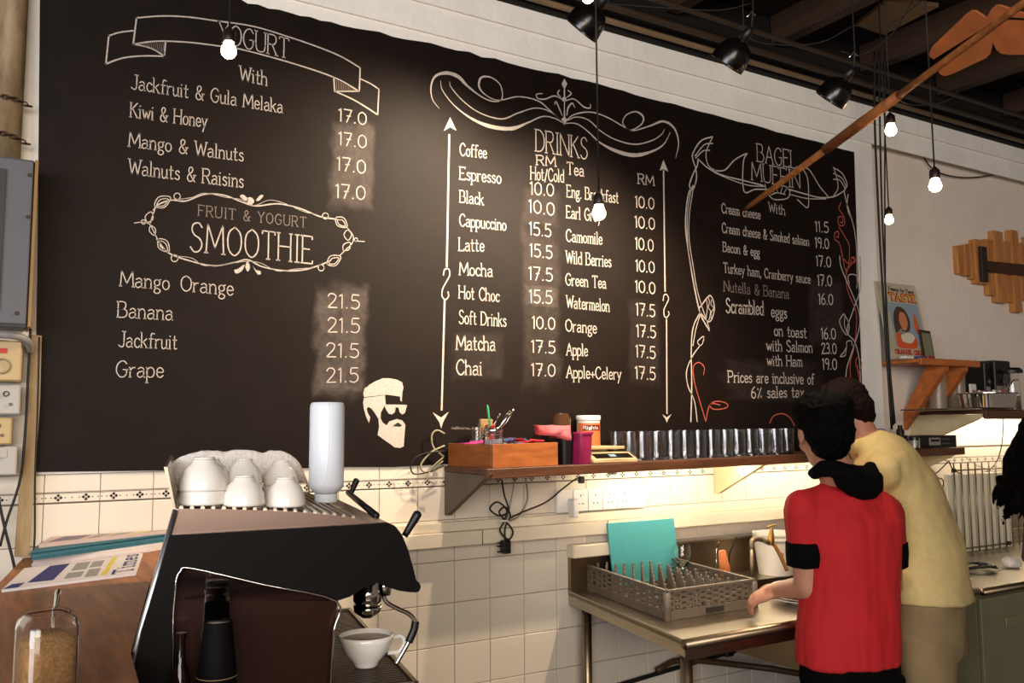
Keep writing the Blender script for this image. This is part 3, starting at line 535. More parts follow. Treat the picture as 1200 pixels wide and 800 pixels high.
# right-hand dark shelf
X5 = 4.33; SF = atx(1156, 487, X5); RZ = aty(1120, 480, SF.y+.02).z
rsh = thing('wall_shelf', (5.1, -.18, RZ-.04), 'dark shelf at right with steel dishes and black machine parts', 'shelf')
part_box('shelf_board', (X5, SF.y+.02, RZ-.02), (6.3, .044, RZ), shelf_m, rsh)
part_box('front_lip', (X5, SF.y, RZ-.045), (6.3, SF.y+.02, RZ), shelf_m, rsh)
for X in (X5+.005, 5.75): obj('bracket', prism(B(), [(X, .04, RZ-.2), (X, .04, RZ-.021), (X, SF.y+.021, RZ-.021), (X, SF.y+.021, RZ-.035)], (.02, 0, 0)), gus_cream, rsh)
sl2 = thing('strip_light', (5.1, -.12, RZ-.06), 'fluorescent strip light fixed under the dark right-hand shelf', 'light')
obj('tube', lathe(B(), [(0, -.6), (.009, -.6), (.009, .6), (0, .6)], (5.1, -.16, RZ-.032), 10, (1, 0, 0)), tubem, sl2, True)
for x in (4.48, 5.72): part_box('tube_holder', (x-.012, -.175, RZ-.045), (x+.012, -.145, RZ-.0205), white_pl, sl2)
# small orange shelf
XS = 4.056; ZS = aty(1027, 424, .04).z; FY = atx(1076, 424, XS).y; XE = aty(1145, 426, FY).x
osh = thing('wall_shelf', (XS+.3, FY/2, ZS-.3), 'small orange-brown wooden shelf holding the leaning tin poster', 'shelf')
part_box('shelf_board', (XS, FY, ZS-.018), (XE, .043, ZS), orange_wood, osh)
part_box('front_lip', (XS, FY-.018, ZS-.03), (XE, FY, ZS+.004), orange_wood, osh)
part_box('wall_rail', (XS, .02, ZS-.15), (XS+.02, .043, ZS-.019), orange_wood, osh)
for X in (XS+.22, XE-.12):
    obj('strut', prism(B(), [(X, .04, ZS-.36), (X, .04, ZS-.27), (X, FY+.10, ZS-.019), (X, FY+.0, ZS-.019), (X, FY+.0, ZS-.05)], (.035, 0, 0)), orange_wood, osh)
# ================================================================== TRUNKING AND SOCKETS
tk = thing('cable_trunking', (2.2, -.02, 1.17), 'cream cable trunking running along the tiles above the sink', 'trunking')
part_box('upper_channel', (.5, -.036, 1.222), (4.05, -.0085, 1.256), trunk_m, tk, .002)
part_box('lower_channel', (.5, -.055, 1.170), (4.05, -.0085, 1.221), trunk_m, tk, .002)
for x in (.95, 1.62, 2.2): part_box('cover_joint', (x, -.057, 1.169), (x+.003, -.0555, 1.222), grout_m, tk, 0)
spl = thing('socket_strip', (2.2, -.02, 1.26), 'row of white mains sockets on the tiles below the shelf', 'socket')
xa = aty(651, 590, -.02).x
part_box('back_box', (xa, -.03, 1.262), (2.42, -.0085, 1.352), white_pl, spl)
for i, x in enumerate((xa+.075, xa+.148, xa+.221, xa+.294)):
    part_box('socket_plate', (x, -.038, 1.264), (x+.07, -.0305, 1.350), white_pl, spl, .002)
    for dx, dz, w, h in ((.035, .062, .004, .009), (.025, .03, .009, .004), (.045, .03, .009, .004)):
        part_box('pin_hole', (x+dx-w/2, -.0385, 1.264+dz-h/2), (x+dx+w/2, -.0379, 1.264+dz+h/2), blackplast, spl, 0)
    part_box('rocker', (x+.045, -.041, 1.264+.062), (x+.058, -.0381, 1.264+.076), white_pl, spl, .001)
obj('plug', bbox((xa+.05, -.075, 1.245), (xa+.075, -.031, 1.318), .004), white_pl, None, label='white plug at the left end of the socket row', cat='plug')
p = aty(672, 656, -.03)
part_b = obj('junction_box', bbox((p.x-.02, -.06, 1.085), (p.x+.2, -.0085, 1.135), .004), trunk_m, None, label='cream box on the tiles half behind the teal board', cat='box')
# ================================================================== BAR TOP, LOWER COUNTER
BZ = 1.235
a = atz(27, 654, BZ); b = atz(0, 682, BZ); d = (b-a).normalized()
pts = [a, b, b+d*.5, V((-.45, -1.9, BZ)), V((.19, -1.9, BZ)), V((.235, -1.35, BZ)), V((.385, -.6, BZ)), V((.56, -.012, BZ)), V((a.x+.03, -.012, BZ))]
pts = [V((p.x, min(p.y, -.012), BZ)) for p in pts]
bar = thing('bar_counter', (.2, -1, .06), 'oak-topped raised bar counter in the left foreground', 'counter')
obj('bar_top', prism(B(), pts, (0, 0, -.04)), bar_wood, bar)
obj('bar_front', box(B(), (-.1, -1.7, .06), (.12, -.2, BZ-.0405)), mat('bar_panel', '#3a2a20', .6), bar)
lc = thing('work_counter', (.6, -.95, .06), 'low steel work counter that carries the espresso machine', 'counter')
MT = math.radians(-11); ex = V((math.cos(MT), math.sin(MT), 0)); ey = V((-math.sin(MT), math.cos(MT), 0))
P0 = atd(200, 627, 1.5); P0.z = 0
def mw(u, v, z): return P0+ex*u+ey*v+V((0, 0, z))
def mn(x, y, v=0): return onp(x, y, P0+ey*v, ey)
obj('counter_top', hull8(B(), [mw(-.04, -.35, .955), mw(.42, -.35, .955), mw(.42, 1.0, .955), mw(-.04, 1.0, .955)], [mw(-.04, -.35, .98), mw(.42, -.35, .98), mw(.42, 1.0, .98), mw(-.04, 1.0, .98)]), steel_d, lc)
obj('cabinet', hull8(B(), [mw(0, -.3, .06), mw(.4, -.3, .06), mw(.4, .98, .06), mw(0, .98, .06)], [mw(0, -.3, .9545), mw(.4, -.3, .9545), mw(.4, .98, .9545), mw(0, .98, .9545)]), mat('cabinet_dark', '#2a1f19', .6), lc)
# ================================================================== ESPRESSO MACHINE
ML_ = .72
em = thing('espresso_machine', mw(.2, .36, .98), 'large black and steel espresso machine seen from its side with cups on top', 'coffee machine')
def mpoly(px, v0, vl, name, m, par=em, bev=0, **k):
    q = [mn(x, y, v0) if len((x, y)) == 2 else None for x, y in px]
    bm = prism(B(), q, ey*vl); return obj(name, bm, m, par, **k)
steel_top = mat('polished_steel', '#a88f84', .24, metal=1, var=.1, scale=5)
TOPL = [(206, 596), (250, 596.2), (300, 597.5), (350, 600), (390, 603.5), (415, 607.5), (432, 611)]
mpoly([(200, 627), (455, 612.5)]+TOPL[::-1], 0, ML_, 'top_cover', steel_top)
NOSE = [(455, 612.5), (463, 616), (471, 626), (478, 643), (484, 664), (488, 680), (489, 688), (482, 694), (468, 692), (454, 688), (440, 682.5), (424, 690), (410, 699), (395, 704)]
body_m = mat('black_side_enamel', '#060303', .5, spec=.12)
mpoly([(200, 627.4)]+NOSE+[(203, 704)], .001, ML_-.002, 'upper_body', body_m)
mpoly([(200, 627.2)]+NOSE+[(310, 684.5), (224, 665), (213, 668), (207, 677), (205, 700), (203, 735), (202, 900), (140, 900), (165, 740)], -.014, .0145, 'side_frame', body_m)
mpoly([(160, 760), (203, 704.5), (392, 704.5), (386, 900), (146, 900)], .02, ML_-.04, 'lower_body', body_m)
pan = mat('dark_red_brown_panel', '#2b110a', .25, metal=.4)
mpoly([(203, 900), (203, 735), (205, 700), (207, 677), (213, 668), (224, 665), (310, 684.5), (395, 704), (388, 787), (384, 900)], .001, .018, 'side_panel', pan)
obj('panel_trim', tube(B(), cr([mn(x, y, -.0155) for x, y in ((202, 900), (203, 735), (205, 700), (207, 678), (212, 669), (224, 665.5), (310, 685), (394, 704), (391, 740), (388, 787), (384, 900))], 4), .0022, 6), chrome, em, True)
obj('back_trim', tube(B(), [mn(206, 597, -.004), mn(165, 740, -.004), mn(143, 830, -.004)], .0052, 8), mat('satin_steel', '#c9ccd2', .35, metal=1), em, True)
for v in (.06, .62):
    for u in (.02, .24): obj('foot', lathe(B(), [(0, 0), (.02, 0), (.016, .03), (0, .03)], mw(u, v, .98), 12), blackplast, em, True)
def tz(u):   # height of the cup tray surface at u
    q = [mn(x, y) for x, y in TOPL]; uu = [(p-P0).dot(ex) for p in q]; zz = [p.z for p in q]
    for i in range(len(uu)-1):
        if u <= uu[i+1]: return zz[i]+(zz[i+1]-zz[i])*(u-uu[i])/(uu[i+1]-uu[i])
    return zz[-1]
for k in range(18):
    u = .012+k*.0175
    hull = hull8(B(), [mw(u, .015, tz(u)), mw(u+.007, .015, tz(u+.007)), mw(u+.007, ML_-.02, tz(u+.007)), mw(u, ML_-.02, tz(u))], [mw(u+.001, .015, tz(u)+.004), mw(u+.006, .015, tz(u+.007)+.004), mw(u+.006, ML_-.02, tz(u+.007)+.004), mw(u+.001, ML_-.02, tz(u)+.004)])
    obj('tray_slat', hull, steel, em)
obj('tray_rail', prism(B(), [mn(206, 596), mn(203, 596), mn(192, 547), mn(196, 547)], ey*ML_), steel, em)
wb = obj('drip_tray', hull8(B(), [mw(.272, .0, 1.0), mw(.434, .0, 1.0), mw(.434, ML_, 1.0), mw(.272, ML_, 1.0)], [mw(.272, .0, 1.118), mw(.434, .0, 1.118), mw(.434, ML_, 1.118), mw(.272, ML_, 1.118)]), mat('dark_steel', '#3a322c', .35, metal=.8), em)
bmr = B(); lo_ = 1.1185
for u0, u1, v0, v1 in ((.426, .434, 0, ML_), (.272, .434, 0, .008), (.272, .434, ML_-.008, ML_)):
    hull8(bmr, [mw(u0, v0, lo_), mw(u1, v0, lo_), mw(u1, v1, lo_), mw(u0, v1, lo_)], [mw(u0, v0, 1.135), mw(u1, v0, 1.135), mw(u1, v1, 1.135), mw(u0, v1, 1.135)])
obj('tray_rim', bmr, steel_d, em)
g = B()
for k in range(62):
    v = .012+k*.0113
    hull8(g, [mw(.276, v, 1.123), mw(.425, v, 1.123), mw(.425, v+.004, 1.123), mw(.276, v+.004, 1.123)], [mw(.276, v, 1.13), mw(.425, v, 1.13), mw(.425, v+.004, 1.13), mw(.276, v+.004, 1.13)])
obj('grate', g, mat('grate_steel', '#5a4c42', .35, metal=1), em, kind='stuff')
g = B()
for k in range(14):
    z = 1.15+k*.01
    hull8(g, [mw(.274, .3, z), mw(.277, .3, z), mw(.277, ML_-.05, z), mw(.274, ML_-.05, z)], [mw(.274, .3, z+.003), mw(.277, .3, z+.003), mw(.277, ML_-.05, z+.003), mw(.274, ML_-.05, z+.003)])
obj('splash_grille', g, mat('grate_steel', '#5a4c42'), em, kind='stuff')
for v in (.24, .52):
    gh = obj('group_head', lathe(B(), [(0, 0), (.026, 0), (.03, .008), (.03, .03), (.024, .04), (.024, .075), (0, .075)], mw(.385, v, 1.235), 20), chrome, em, True)
    obj('portafilter_basket', lathe(B(), [(0, 0), (.012, 0), (.028, .012), (.03, .026), (0, .026)], mw(.385, v, 1.208), 20), chrome, em, True)
wv = .05
obj('steam_wand', tube(B(), [mn(x, y, wv) for x, y in ((451, 686), (450, 698), (454, 706), (466, 713), (479, 719), (486, 727), (485, 737), (480, 750), (470, 768), (464, 778))], [.0042]*10, 10, True), chrome, em, True)
obj('wand_grip', tube(B(), [mn(487, 728, wv), mn(485, 738, wv), mn(479, 752, wv)], .0075, 10, True), blackplast, em, True)
obj('wand_joint', lathe(B(), [(0, 0), (.011, 0), (.013, .02), (.008, .03), (0, .03)], mn(451, 697, wv), 12), chrome, em, True)
for (x0, y0, x1, y1, v, r) in ((474, 628, 490, 601, .03, .0085), (411, 579, 418, 562, ML_-.02, .0085)):
    a = mn(x0, y0, v); b = mn(x1, y1, v); obj('steam_lever', tube(B(), [a, a+(b-a)*.15, a+(b-a)*.9, b, b+(b-a).normalized()*.004], [r*.7, r*.75, r, r*.95, r*.4], 10), blackplast, em, True)
obj('front_rail', tube(B(), [mn(408, 577, ML_-.01), mn(441, 604, .12)], .007, 8), blackplast, em, True)
obj('nose_cap', lathe(B(), [(0, -.012), (.009, -.01), (.011, 0), (.011, ML_), (.009, ML_+.01), (0, ML_+.012)], mn(486, 687), 14, ey), blackplast, em, True)
# cups on the machine
CUPP = [(.0, .0475), (.0155, .0475), (.0175, .050), (.0185, .0485), (.0195, .0445), (.029, .036), (.0355, .020), (.0378, .004), (.038, 0), (.0362, 0), (.034, .018), (.027, .034), (.018, .041), (0, .042)]
def cup0(loc, label, s=1.0):
    t = thing('cup', loc, label, 'cup', 'white cups upside down on the espresso machine')
    c = obj('cup_body', lathe(B(), [(r*s, z*s) for r, z in CUPP], loc, 32), porcelain, t, True)
    obj('foot_ring', lathe(B(), [(.0135*s, .048*s), (.0165*s, .048*s), (.0172*s, .0505*s), (.0165*s, .053*s), (.0145*s, .053*s), (.0135*s, .050*s)], loc, 28, None, True), porcelain, t, True)
    return t
def trayp(px, py, dz=.0045):
    z = 1.46
    for _ in range(6):
        p = atz(px, py, z); z = tz((p-P0).dot(ex))+dz
    return atz(px, py, z)
first = None
cspec = [(238, 590, 0, 1.1, 'lower white cup of the big front pair nearest the towel end, left on the machine'), (238, 590, .024, 1.1, 'upper white cup of the big front pair, left on the machine'),
 (285.5, 591.5, 0, 1, 'single white cup upside down in the middle of the front row'), (334, 592.5, 0, 1, 'single white cup upside down at the right of the front row'),
 (246, 579, 0, 1, 'lower white cup behind the big left pair'), (246, 579, .020, 1, 'upper white cup behind the big left pair'), (285, 579.5, 0, 1, 'lower white cup of the back stack in the middle'), (285, 579.5, .022, 1, 'upper white cup of the back stack in the middle'),
 (329, 580, 0, 1, 'lower white cup of the back stack at right'), (329, 580, .022, 1, 'upper white cup of the back stack at right')]
c1 = None
for px, py, dz, s, lab in cspec:
    p = trayp(px, py)+V((0, 0, dz))
    if c1 is None: c1 = cup0(p, lab, 1.0); c1.scale = (s,)*3; c = c1
    else: c = copy_tree(c1); c.location = p; c.scale = (s,)*3; c['label'] = lab
# towel behind the cups
top = [(197, 549), (206, 538), (224, 530), (245, 527), (262, 528), (285, 526), (308, 529), (325, 527), (341, 532), (352, 544), (359, 559), (363, 572)]
bm = B(); rows = []
P = cr([atd(x, y, 1.92+.0007*(x-197)) for x, y in top], 6)
for i, p in enumerate(P):
    base = min(p.z-.012, 1.475)
    if i < 5 or i > len(P)-5: base = p.z-.014
    h = (p.z-base); dr_ = V((.25, .97, 0)); ring_ = []
    for k in range(14):
        a_ = 2*PI*k/14; yy = math.cos(a_)*.014; zz = math.sin(a_)
        w = noise.noise(p*22+V((k*.6, 0, i*.1)))*.007
        q = p + dr_*(yy+w) + V((0, 0, (zz-1)*h/2 + noise.noise(V((i*.35, k*.7, 3)))*.005))
        ring_.append(bm.verts.new(q))
    rows.append(ring_)
for A_, C_ in zip(rows, rows[1:]):
    for k in range(14): bm.faces.new([A_[k], A_[(k+1) % 14], C_[(k+1) % 14], C_[k]])
bm.faces.new(rows[0]); bm.faces.new(rows[-1][::-1])
tw = obj('towel', bm, towel_m, None, True, label='rolled white towel draped behind the cups on the espresso machine', cat='towel')
sb = tw.modifiers.new('s', 'SUBSURF'); sb.levels = 1; sb.render_levels = 1
# tall white bottle, upside down
p = trayp(382, 588); sc = (p-CAM).length/FOC
bt = thing('bottle', p, 'tall white plastic bottle standing upside down beside the cups', 'bottle')
w = 19.5*sc; hh = 112*sc
obj('bottle_body', lathe(B(), [(0, .018), (.55*w, .018), (.72*w, .021), (.97*w, .032), (w, .04), (w, hh-.012), (w*.97, hh-.004), (w*.88, hh), (0, hh)], p, 32), mat('milky_plastic', '#dfe3ea', .35), bt, 'a')
obj('bottle_neck', lathe(B(), [(0, 0), (.62*w, 0), (.66*w, .004), (.66*w, .0178), (0, .0178)], p, 28), mat('milky_plastic', ''), bt, 'a')
obj('seam', tube(B(), [p+V((-.25*w, -.975*w, hh*.98)), p+V((-.25*w, -.975*w, hh*.5)), p+V((-.4*w, -.93*w, .05)), p+V((-.66*w, -.77*w, .038))], .0009, 5, True), mat('seam_white', '#f4f6fa', .4), bt, True)
# coffee cup on the drip tray
p = atz(429, 780, 1.1305); s = 29.5*(p-CAM).length/FOC
cc = thing('coffee_cup', p, 'white cup of milky coffee standing on the drip tray', 'cup')
obj('cup_body', lathe(B(), [(0, .002), (.42*s, 0), (.45*s, .004), (.5*s, .01), (.8*s, .028), (.97*s, .05), (s, .061), (.965*s, .0615), (.93*s, .05), (.75*s, .03), (.4*s, .012), (0, .01)], p, 36), porcelain, cc, True)
obj('coffee', lathe(B(), [(0, .0525), (.93*s, .0525), (.93*s, .051), (0, .051)], p, 32), mat('milky_coffee', '#b08a66', .3, col2='#8f6a48', scale=40), cc, True)
ed = (RT*.9+FW*.3); ed.z = 0; ed.normalize()
obj('handle', tube(B(), [p+ed*(.9*s)+V((0, 0, .05)), p+ed*(1.3*s)+V((0, 0, .052)), p+ed*(1.42*s)+V((0, 0, .038)), p+ed*(1.2*s)+V((0, 0, .022)), p+ed*(.8*s)+V((0, 0, .022))], [.0045, .0042, .004, .0042, .005], 8, True), porcelain, cc, True)
# takeaway cups by the side panel
p = mn(255, 728, -.075); sc = (p-CAM).length/FOC; p.z = .98
def stackc(name, px, ytop, v, rt, rb, m, mtop, label, cat, n=3):
    q = mn(px, ytop, v); H = q.z-.98; base = V((q.x, q.y, .98)); s_ = (q-CAM).length/FOC; r0 = rt*s_; r1 = rb*s_
    t = thing(name, base, label, cat)
    return t, base, H, r0, r1
t, b0, H, r0, r1 = stackc('paper_cup_stack', 256, 727, -.07, 14, 20, None, None, 'stack of upside-down black paper cups with a pale base on top beside machine', 'cups')
z = H; k = 0
while z > .09:
    hgt = .085 if k == 0 else .09
    rt = r0; rb = r1
    obj('paper_cup', lathe(B(), [(rt, z), (rb, z-hgt), (rb+.0012, z-hgt-.001), (rb+.0012, z-hgt-.003), (rb-.001, z-hgt-.003), (rt-.001, z-.001)], b0, 24, None, True), mat('black_paper', '#080606', .7, spec=.1), t, 'a')
    if k == 0: obj('cup_base', lathe(B(), [(0, z-.003), (rt-.001, z-.003), (rt-.001, z-.005), (0, z-.005)], b0, 24), mat('paper_base', '#b9a999', .7), t, True)
    obj('rim', lathe(B(), [(rb+.0013, z-hgt-.001), (rb+.002, z-hgt-.002), (rb+.0013, z-hgt-.003)], b0, 24, None, True), mat('kraft_rim', '#8a7458', .6), t, True)
    z -= .0105 if k < 3 else .03; k += 1
t, b0, H, r0, r1 = stackc('plastic_cup_stack', 255, 679, -.03, 12, 14, None, None, 'stack of clear plastic cups behind the black paper cups', 'cups')
for k in range(6):
    z = H-k*.012
    obj('plastic_cup', lathe(B(), [(0, z), (r0, z), (r1, z-.07), (r1+.0014, z-.071), (r1+.0014, z-.073), (r1-.0006, z-.0725), (r0-.0007, z-.001), (0, z-.001)], b0, 20), clear_pl, t, True)
obj('cup_sleeve', lathe(B(), [(r1, 0), (r1, H-.12), (r0, H-.12), (r0, 0)], b0, 20, None, True), mat('black_paper', ''), t, 'a')
# amber bottle in the dark at the machine's corner
p = mn(212, 765, -.06); p2 = V((p.x, p.y, .98))
obj('syrup_bottle', lathe(B(), [(0, 0), (.017, 0), (.018, .01), (.018, .2), (.014, .225), (.007, .245), (.006, .28), (.008, .281), (.008, .29), (0, .29)], p2, 20), mat('dark_glass', '#1b0f0a', .06, trans=.3), None, 'a', label='dark syrup bottle beside the machine side panel', cat='bottle')
# ================================================================== NEWSPAPERS AND SUGAR JAR
paper = mat('newsprint', '#cfc6c4', .8, var=.05, scale=30); navy = mat('navy_ink', '#2b2a66', .7); yel = mat('yellow_ink', '#c9b54a', .7); greyink = mat('grey_ink', '#8b8784', .8)
def sheet(name, quad, z0, th, m, label, group=None, n=1):
    q = [atz(x, y, z0) for x, y in quad]
    q = [V((p.x, min(p.y, -.02), z0)) for p in q]
    t = thing(name, sum(q, V())/4, label, 'newspaper', group)
    for i in range(n):
        o = [V((random.uniform(-.003, .003), random.uniform(-.003, .0), 0)) for _ in q]
        hull = hull8(B(), [p+o[0]+V((0, 0, th*i/n+.0002)) for p in q], [p+o[0]+V((0, 0, th*(i+1)/n)) for p in q])
        obj('folded_sheet', hull, m, t)
    return t, q, z0+th
z = BZ+.0005
t, q, zt_ = sheet('newspaper', [(3, 694), (160, 674), (168, 650), (30, 668)], z, .006, paper, 'folded newspaper with a blue masthead lying in front of the stack', None, 2)
def uvq(q, u, v, z): return V(((q[0]*(1-u)+q[1]*u)*(1-v)+(q[3]*(1-u)+q[2]*u)*v).xy.to_3d())+V((0, 0, z))
def pq(q, us, m, name, par, z):
    obj(name, prism(B(), [uvq(q, u, v, z) for u, v in us], (0, 0, .0004)), m, par)
zz = zt_+.0003
pq(q, [(.14, .18), (.33, .15), (.36, .92), (.2, .92)], navy, 'printed_panel', t, zz)
pq(q, [(.0, .02), (.1, .02), (.12, .2), (.03, .2)], navy, 'printed_panel', t, zz)
pq(q, [(.7, .1), (.745, .1), (.765, .95), (.72, .95)], yel, 'printed_bar', t, zz)
for u, v, w_, h_ in ((.41, .15, .13, .25), (.42, .5, .12, .38), (.57, .1, .1, .35), (.56, .55, .1, .3)): pq(q, [(u, v), (u+w_, v), (u+w_, v+h_), (u, v+h_)], greyink, 'printed_column', t, zz)
bm = B(); oo = uvq(q, .955, .08, zz); text_mesh(bm, "Times", oo, uvq(q, .955, .95, zz)-oo, uvq(q, .80, .5, zz)-uvq(q, .955, .5, zz), V((0, 0, 1)), .006, 2, .02); obj('masthead_lettering', bm, navy, t)
for (quad, th, m, lab, n) in [([(38, 664), (178, 646), (184, 630), (48, 645)], .020, paper, 'white newspapers at the bottom of the stack against the tiles', 5),
    ([(36, 657), (176, 637), (183, 622), (46, 640)], .024, mat('teal_paper_edge', '#2f6270', .7, var=.2, scale=80), 'teal-edged newspapers in the middle of the stack', 6), ([(44, 642), (177, 627), (182, 609), (52, 624)], .010, mat('pink_newsprint', '#b9a29a', .8, var=.08), 'pinkish newspaper on top of the stack by the wall', 2)]:
    z0 = z
    t, q, z = sheet('newspaper', quad, z, th, m, lab, None, n); z += .0004
pq(q, [(.06, .2), (.3, .2), (.32, .85), (.12, .85)], mat('faded_violet_ink', '#6d6274', .8), 'printed_panel', t, z); pq(q, [(.72, .1), (.78, .1), (.8, .95), (.74, .95)], yel, 'printed_bar', t, z)
for u in (.38, .55, .86): pq(q, [(u, .2), (u+.1, .2), (u+.11, .8), (u+.01, .8)], greyink, 'printed_column', t, z)
# sugar jar
p = atz(52, 812, BZ+.0005); s = 30*(p-CAM).length/FOC; hJ = 78*(p-CAM).length/FOC
jar = thing('sugar_jar', p, 'square clear glass jar of brown sugar with a metal spoon on the bar', 'jar')
def sq(bm, prof, c, n=32, e=4.0, rot=.25):
    rows = []
    for r, z_ in prof:
        if r < 1e-6: rows.append([bm.verts.new(c+V((0, 0, z_)))]); continue
        rr = []
        for k in range(n):
            a_ = 2*PI*k/n+rot; ca, sa = math.cos(a_-rot), math.sin(a_-rot); f = (abs(ca)**e+abs(sa)**e)**(-1/e)
            rr.append(bm.verts.new(c+V((r*f*math.cos(a_), r*f*math.sin(a_), z_))))
        rows.append(rr)
    for A_, C_ in zip(rows, rows[1:]):
        for k in range(n):
            u = []
            for v in (A_[k % len(A_)], A_[(k+1) % n % len(A_)], C_[(k+1) % n % len(C_)], C_[k % len(C_)]):
                if v not in u: u.append(v)
            if len(u) > 2: bm.faces.new(u)
    return bm
obj('glass_jar', sq(B(), [(0, 0), (s*.82, 0), (s*.86, .004), (s*.86, hJ*.82), (s*.78, hJ*.92), (s*.62, hJ*.97), (s*.62, hJ), (s*.59, hJ), (s*.59, hJ*.96), (s*.74, hJ*.9), (s*.82, hJ*.8), (s*.82, .006), (0, .006)], p), glass_m, jar, 'a')
obj('sugar', sq(B(), [(0, .0065), (s*.815, .0065), (s*.815, hJ*.66), (s*.5, hJ*.76), (0, hJ*.72)], p), mat('brown_sugar', '#b98d58', .9, col2='#8d6434', scale=200, bump=.5, bscale=300), jar, True)
sp = thing('spoon', p+V((s*.2, s*.2, hJ*.5)), 'metal spoon standing in the brown sugar jar', 'spoon')
tp = atd(68, 693, (p-CAM).length); 
obj('spoon_handle', tube(B(), [p+V((.005, .0, hJ*.68)), p*.4+tp*.6+V((0, 0, .01)), tp], [.002, .0025, .005], 8, True), chrome, sp, True)
# ================================================================== SINK BENCH
SZ = .95
def bq(x, y, z=SZ): return atz(x, y, z)
A_bl = V((2.035, -.012, SZ)); A_fl = bq(802, 752); A_fr = V((3.42, -.845, SZ)); A_br = V((3.42, -.012, SZ))
sink = thing('sink_bench', (2.7, -.45, .06), 'stainless steel sink bench holding the dish rack against the tiles', 'sink')
def sp_(a, z): return V((a.x, a.y, z))
# top in pieces around the bowl
BX0, BX1, BYF, BYB = 2.62, 3.25, -.72, -.22
def lx(y): t = (y-A_bl.y)/(A_fl.y-A_bl.y); return A_bl.x+(A_fl.x-A_bl.x)*t
def fy(x): t = (x-A_fl.x)/(A_fr.x-A_fl.x); return A_fl.y+(A_fr.y-A_fl.y)*t
def slab(bm, pts, z0, z1): return hull8(bm, [V((x, y, z0)) for x, y in pts], [V((x, y, z1)) for x, y in pts])
obj('drainboard', slab(B(), [(A_fl.x, A_fl.y), (BX0, fy(BX0)), (BX0, -.012), (A_bl.x, A_bl.y)], SZ-.012, SZ), steel, sink)
obj('front_strip', slab(B(), [(BX0, fy(BX0)), (A_fr.x, A_fr.y), (A_fr.x, BYF), (BX0, BYF)], SZ-.012, SZ), steel, sink)
obj('back_strip', slab(B(), [(BX0, BYB), (A_fr.x, BYB), (A_fr.x, -.012), (BX0, -.012)], SZ-.012, SZ), steel, sink)
obj('side_strip', slab(B(), [(BX1, BYF), (A_fr.x, BYF), (A_fr.x, BYB), (BX1, BYB)], SZ-.012, SZ), steel, sink)
bm = B()
for lo, hi in (((BX0-.003, BYF-.003, SZ-.24), (BX1+.003, BYB+.003, SZ-.236)), ((BX0-.003, BYF-.003, SZ-.236), (BX0, BYB+.003, SZ-.0125)), ((BX1, BYF-.003, SZ-.236), (BX1+.003, BYB+.003, SZ-.0125)), ((BX0, BYF-.003, SZ-.236), (BX1, BYF, SZ-.0125)), ((BX0, BYB, SZ-.236), (BX1, BYB+.003, SZ-.0125))): box(bm, lo, hi)
obj('sink_bowl', bm, steel_d, sink)
# rims (rolled edge), front and left
obj('front_edge', tube(B(), [sp_(A_fl, SZ-.008), sp_(A_fr, SZ-.008)], .016, 10), steel_d, sink, True)
obj('front_apron', hull8(B(), [V((A_fl.x+.01, A_fl.y+.012, SZ-.06)), V((A_fr.x, A_fr.y+.012, SZ-.06)), V((A_fr.x, A_fr.y+.016, SZ-.06)), V((A_fl.x+.01, A_fl.y+.016, SZ-.06))], [V((A_fl.x+.01, A_fl.y+.012, SZ-.013)), V((A_fr.x, A_fr.y+.012, SZ-.013)), V((A_fr.x, A_fr.y+.016, SZ-.013)), V((A_fl.x+.01, A_fl.y+.016, SZ-.013))]), steel_d, sink)
n_ = (A_fl-A_bl).normalized(); s_ = n_.cross(V((0, 0, 1)))
obj('side_edge', hull8(B(), [sp_(A_bl, SZ-.045)-s_*.004, sp_(A_fl, SZ-.045)-s_*.004, sp_(A_fl, SZ-.045), sp_(A_bl, SZ-.045)], [sp_(A_bl, SZ+.006)-s_*.004, sp_(A_fl, SZ+.006)-s_*.004, sp_(A_fl, SZ+.006), sp_(A_bl, SZ+.006)]), steel, sink)
obj('splashback', hull8(B(), [V((2.035, -.03, SZ)), V((3.42, -.03, SZ)), V((3.42, -.0095, SZ)), V((2.035, -.0095, SZ))], [V((2.035, -.03, SZ+.15)), V((3.42, -.03, SZ+.15)), V((3.42, -.0095, SZ+.15)), V((2.035, -.0095, SZ+.15))]), steel_d, sink)
obj('splashback_ledge', box(B(), (2.03, -.045, SZ+.1505), (3.42, -.0095, SZ+.158)), steel, sink)
for a in (V((A_fl.x+.05, A_fl.y+.05, 0)), V((A_bl.x+.03, -.09, 0)), V((3.24, -.79, 0)), V((3.36, -.09, 0)), V((2.58, -.09, 0))):
    obj('leg', lathe(B(), [(0, .06), (.019, .06), (.019, SZ-.0125), (0, SZ-.0125)], (a.x, a.y, 0), 14), steel_d, sink, True)
obj('shelf_rail', tube(B(), [(A_bl.x+.03, -.09, .42), (3.36, -.09, .42)], .014, 10), steel_d, sink, True)
obj('shelf_rail', tube(B(), [(A_bl.x+.03, -.09, .42), (A_fl.x+.05, A_fl.y+.05, .42)], .014, 10), steel_d, sink, True)
wire('waste_pipe', [(2.95, -.45, .70), (2.95, -.42, .60), (2.9, -.2, .58), (2.6, -.05, .62), (2.45, -.045, .60)], .013, mat('brown_hose', '#4a3320', .5), sink)
wire('supply_pipe', [(2.2, -.03, .56), (2.7, -.035, .60), (3.3, -.035, .64)], .009, darkwire, sink)
part_box('pipe_valve', (2.83, -.06, .60), (2.88, -.022, .64), blackplast, sink, .006)
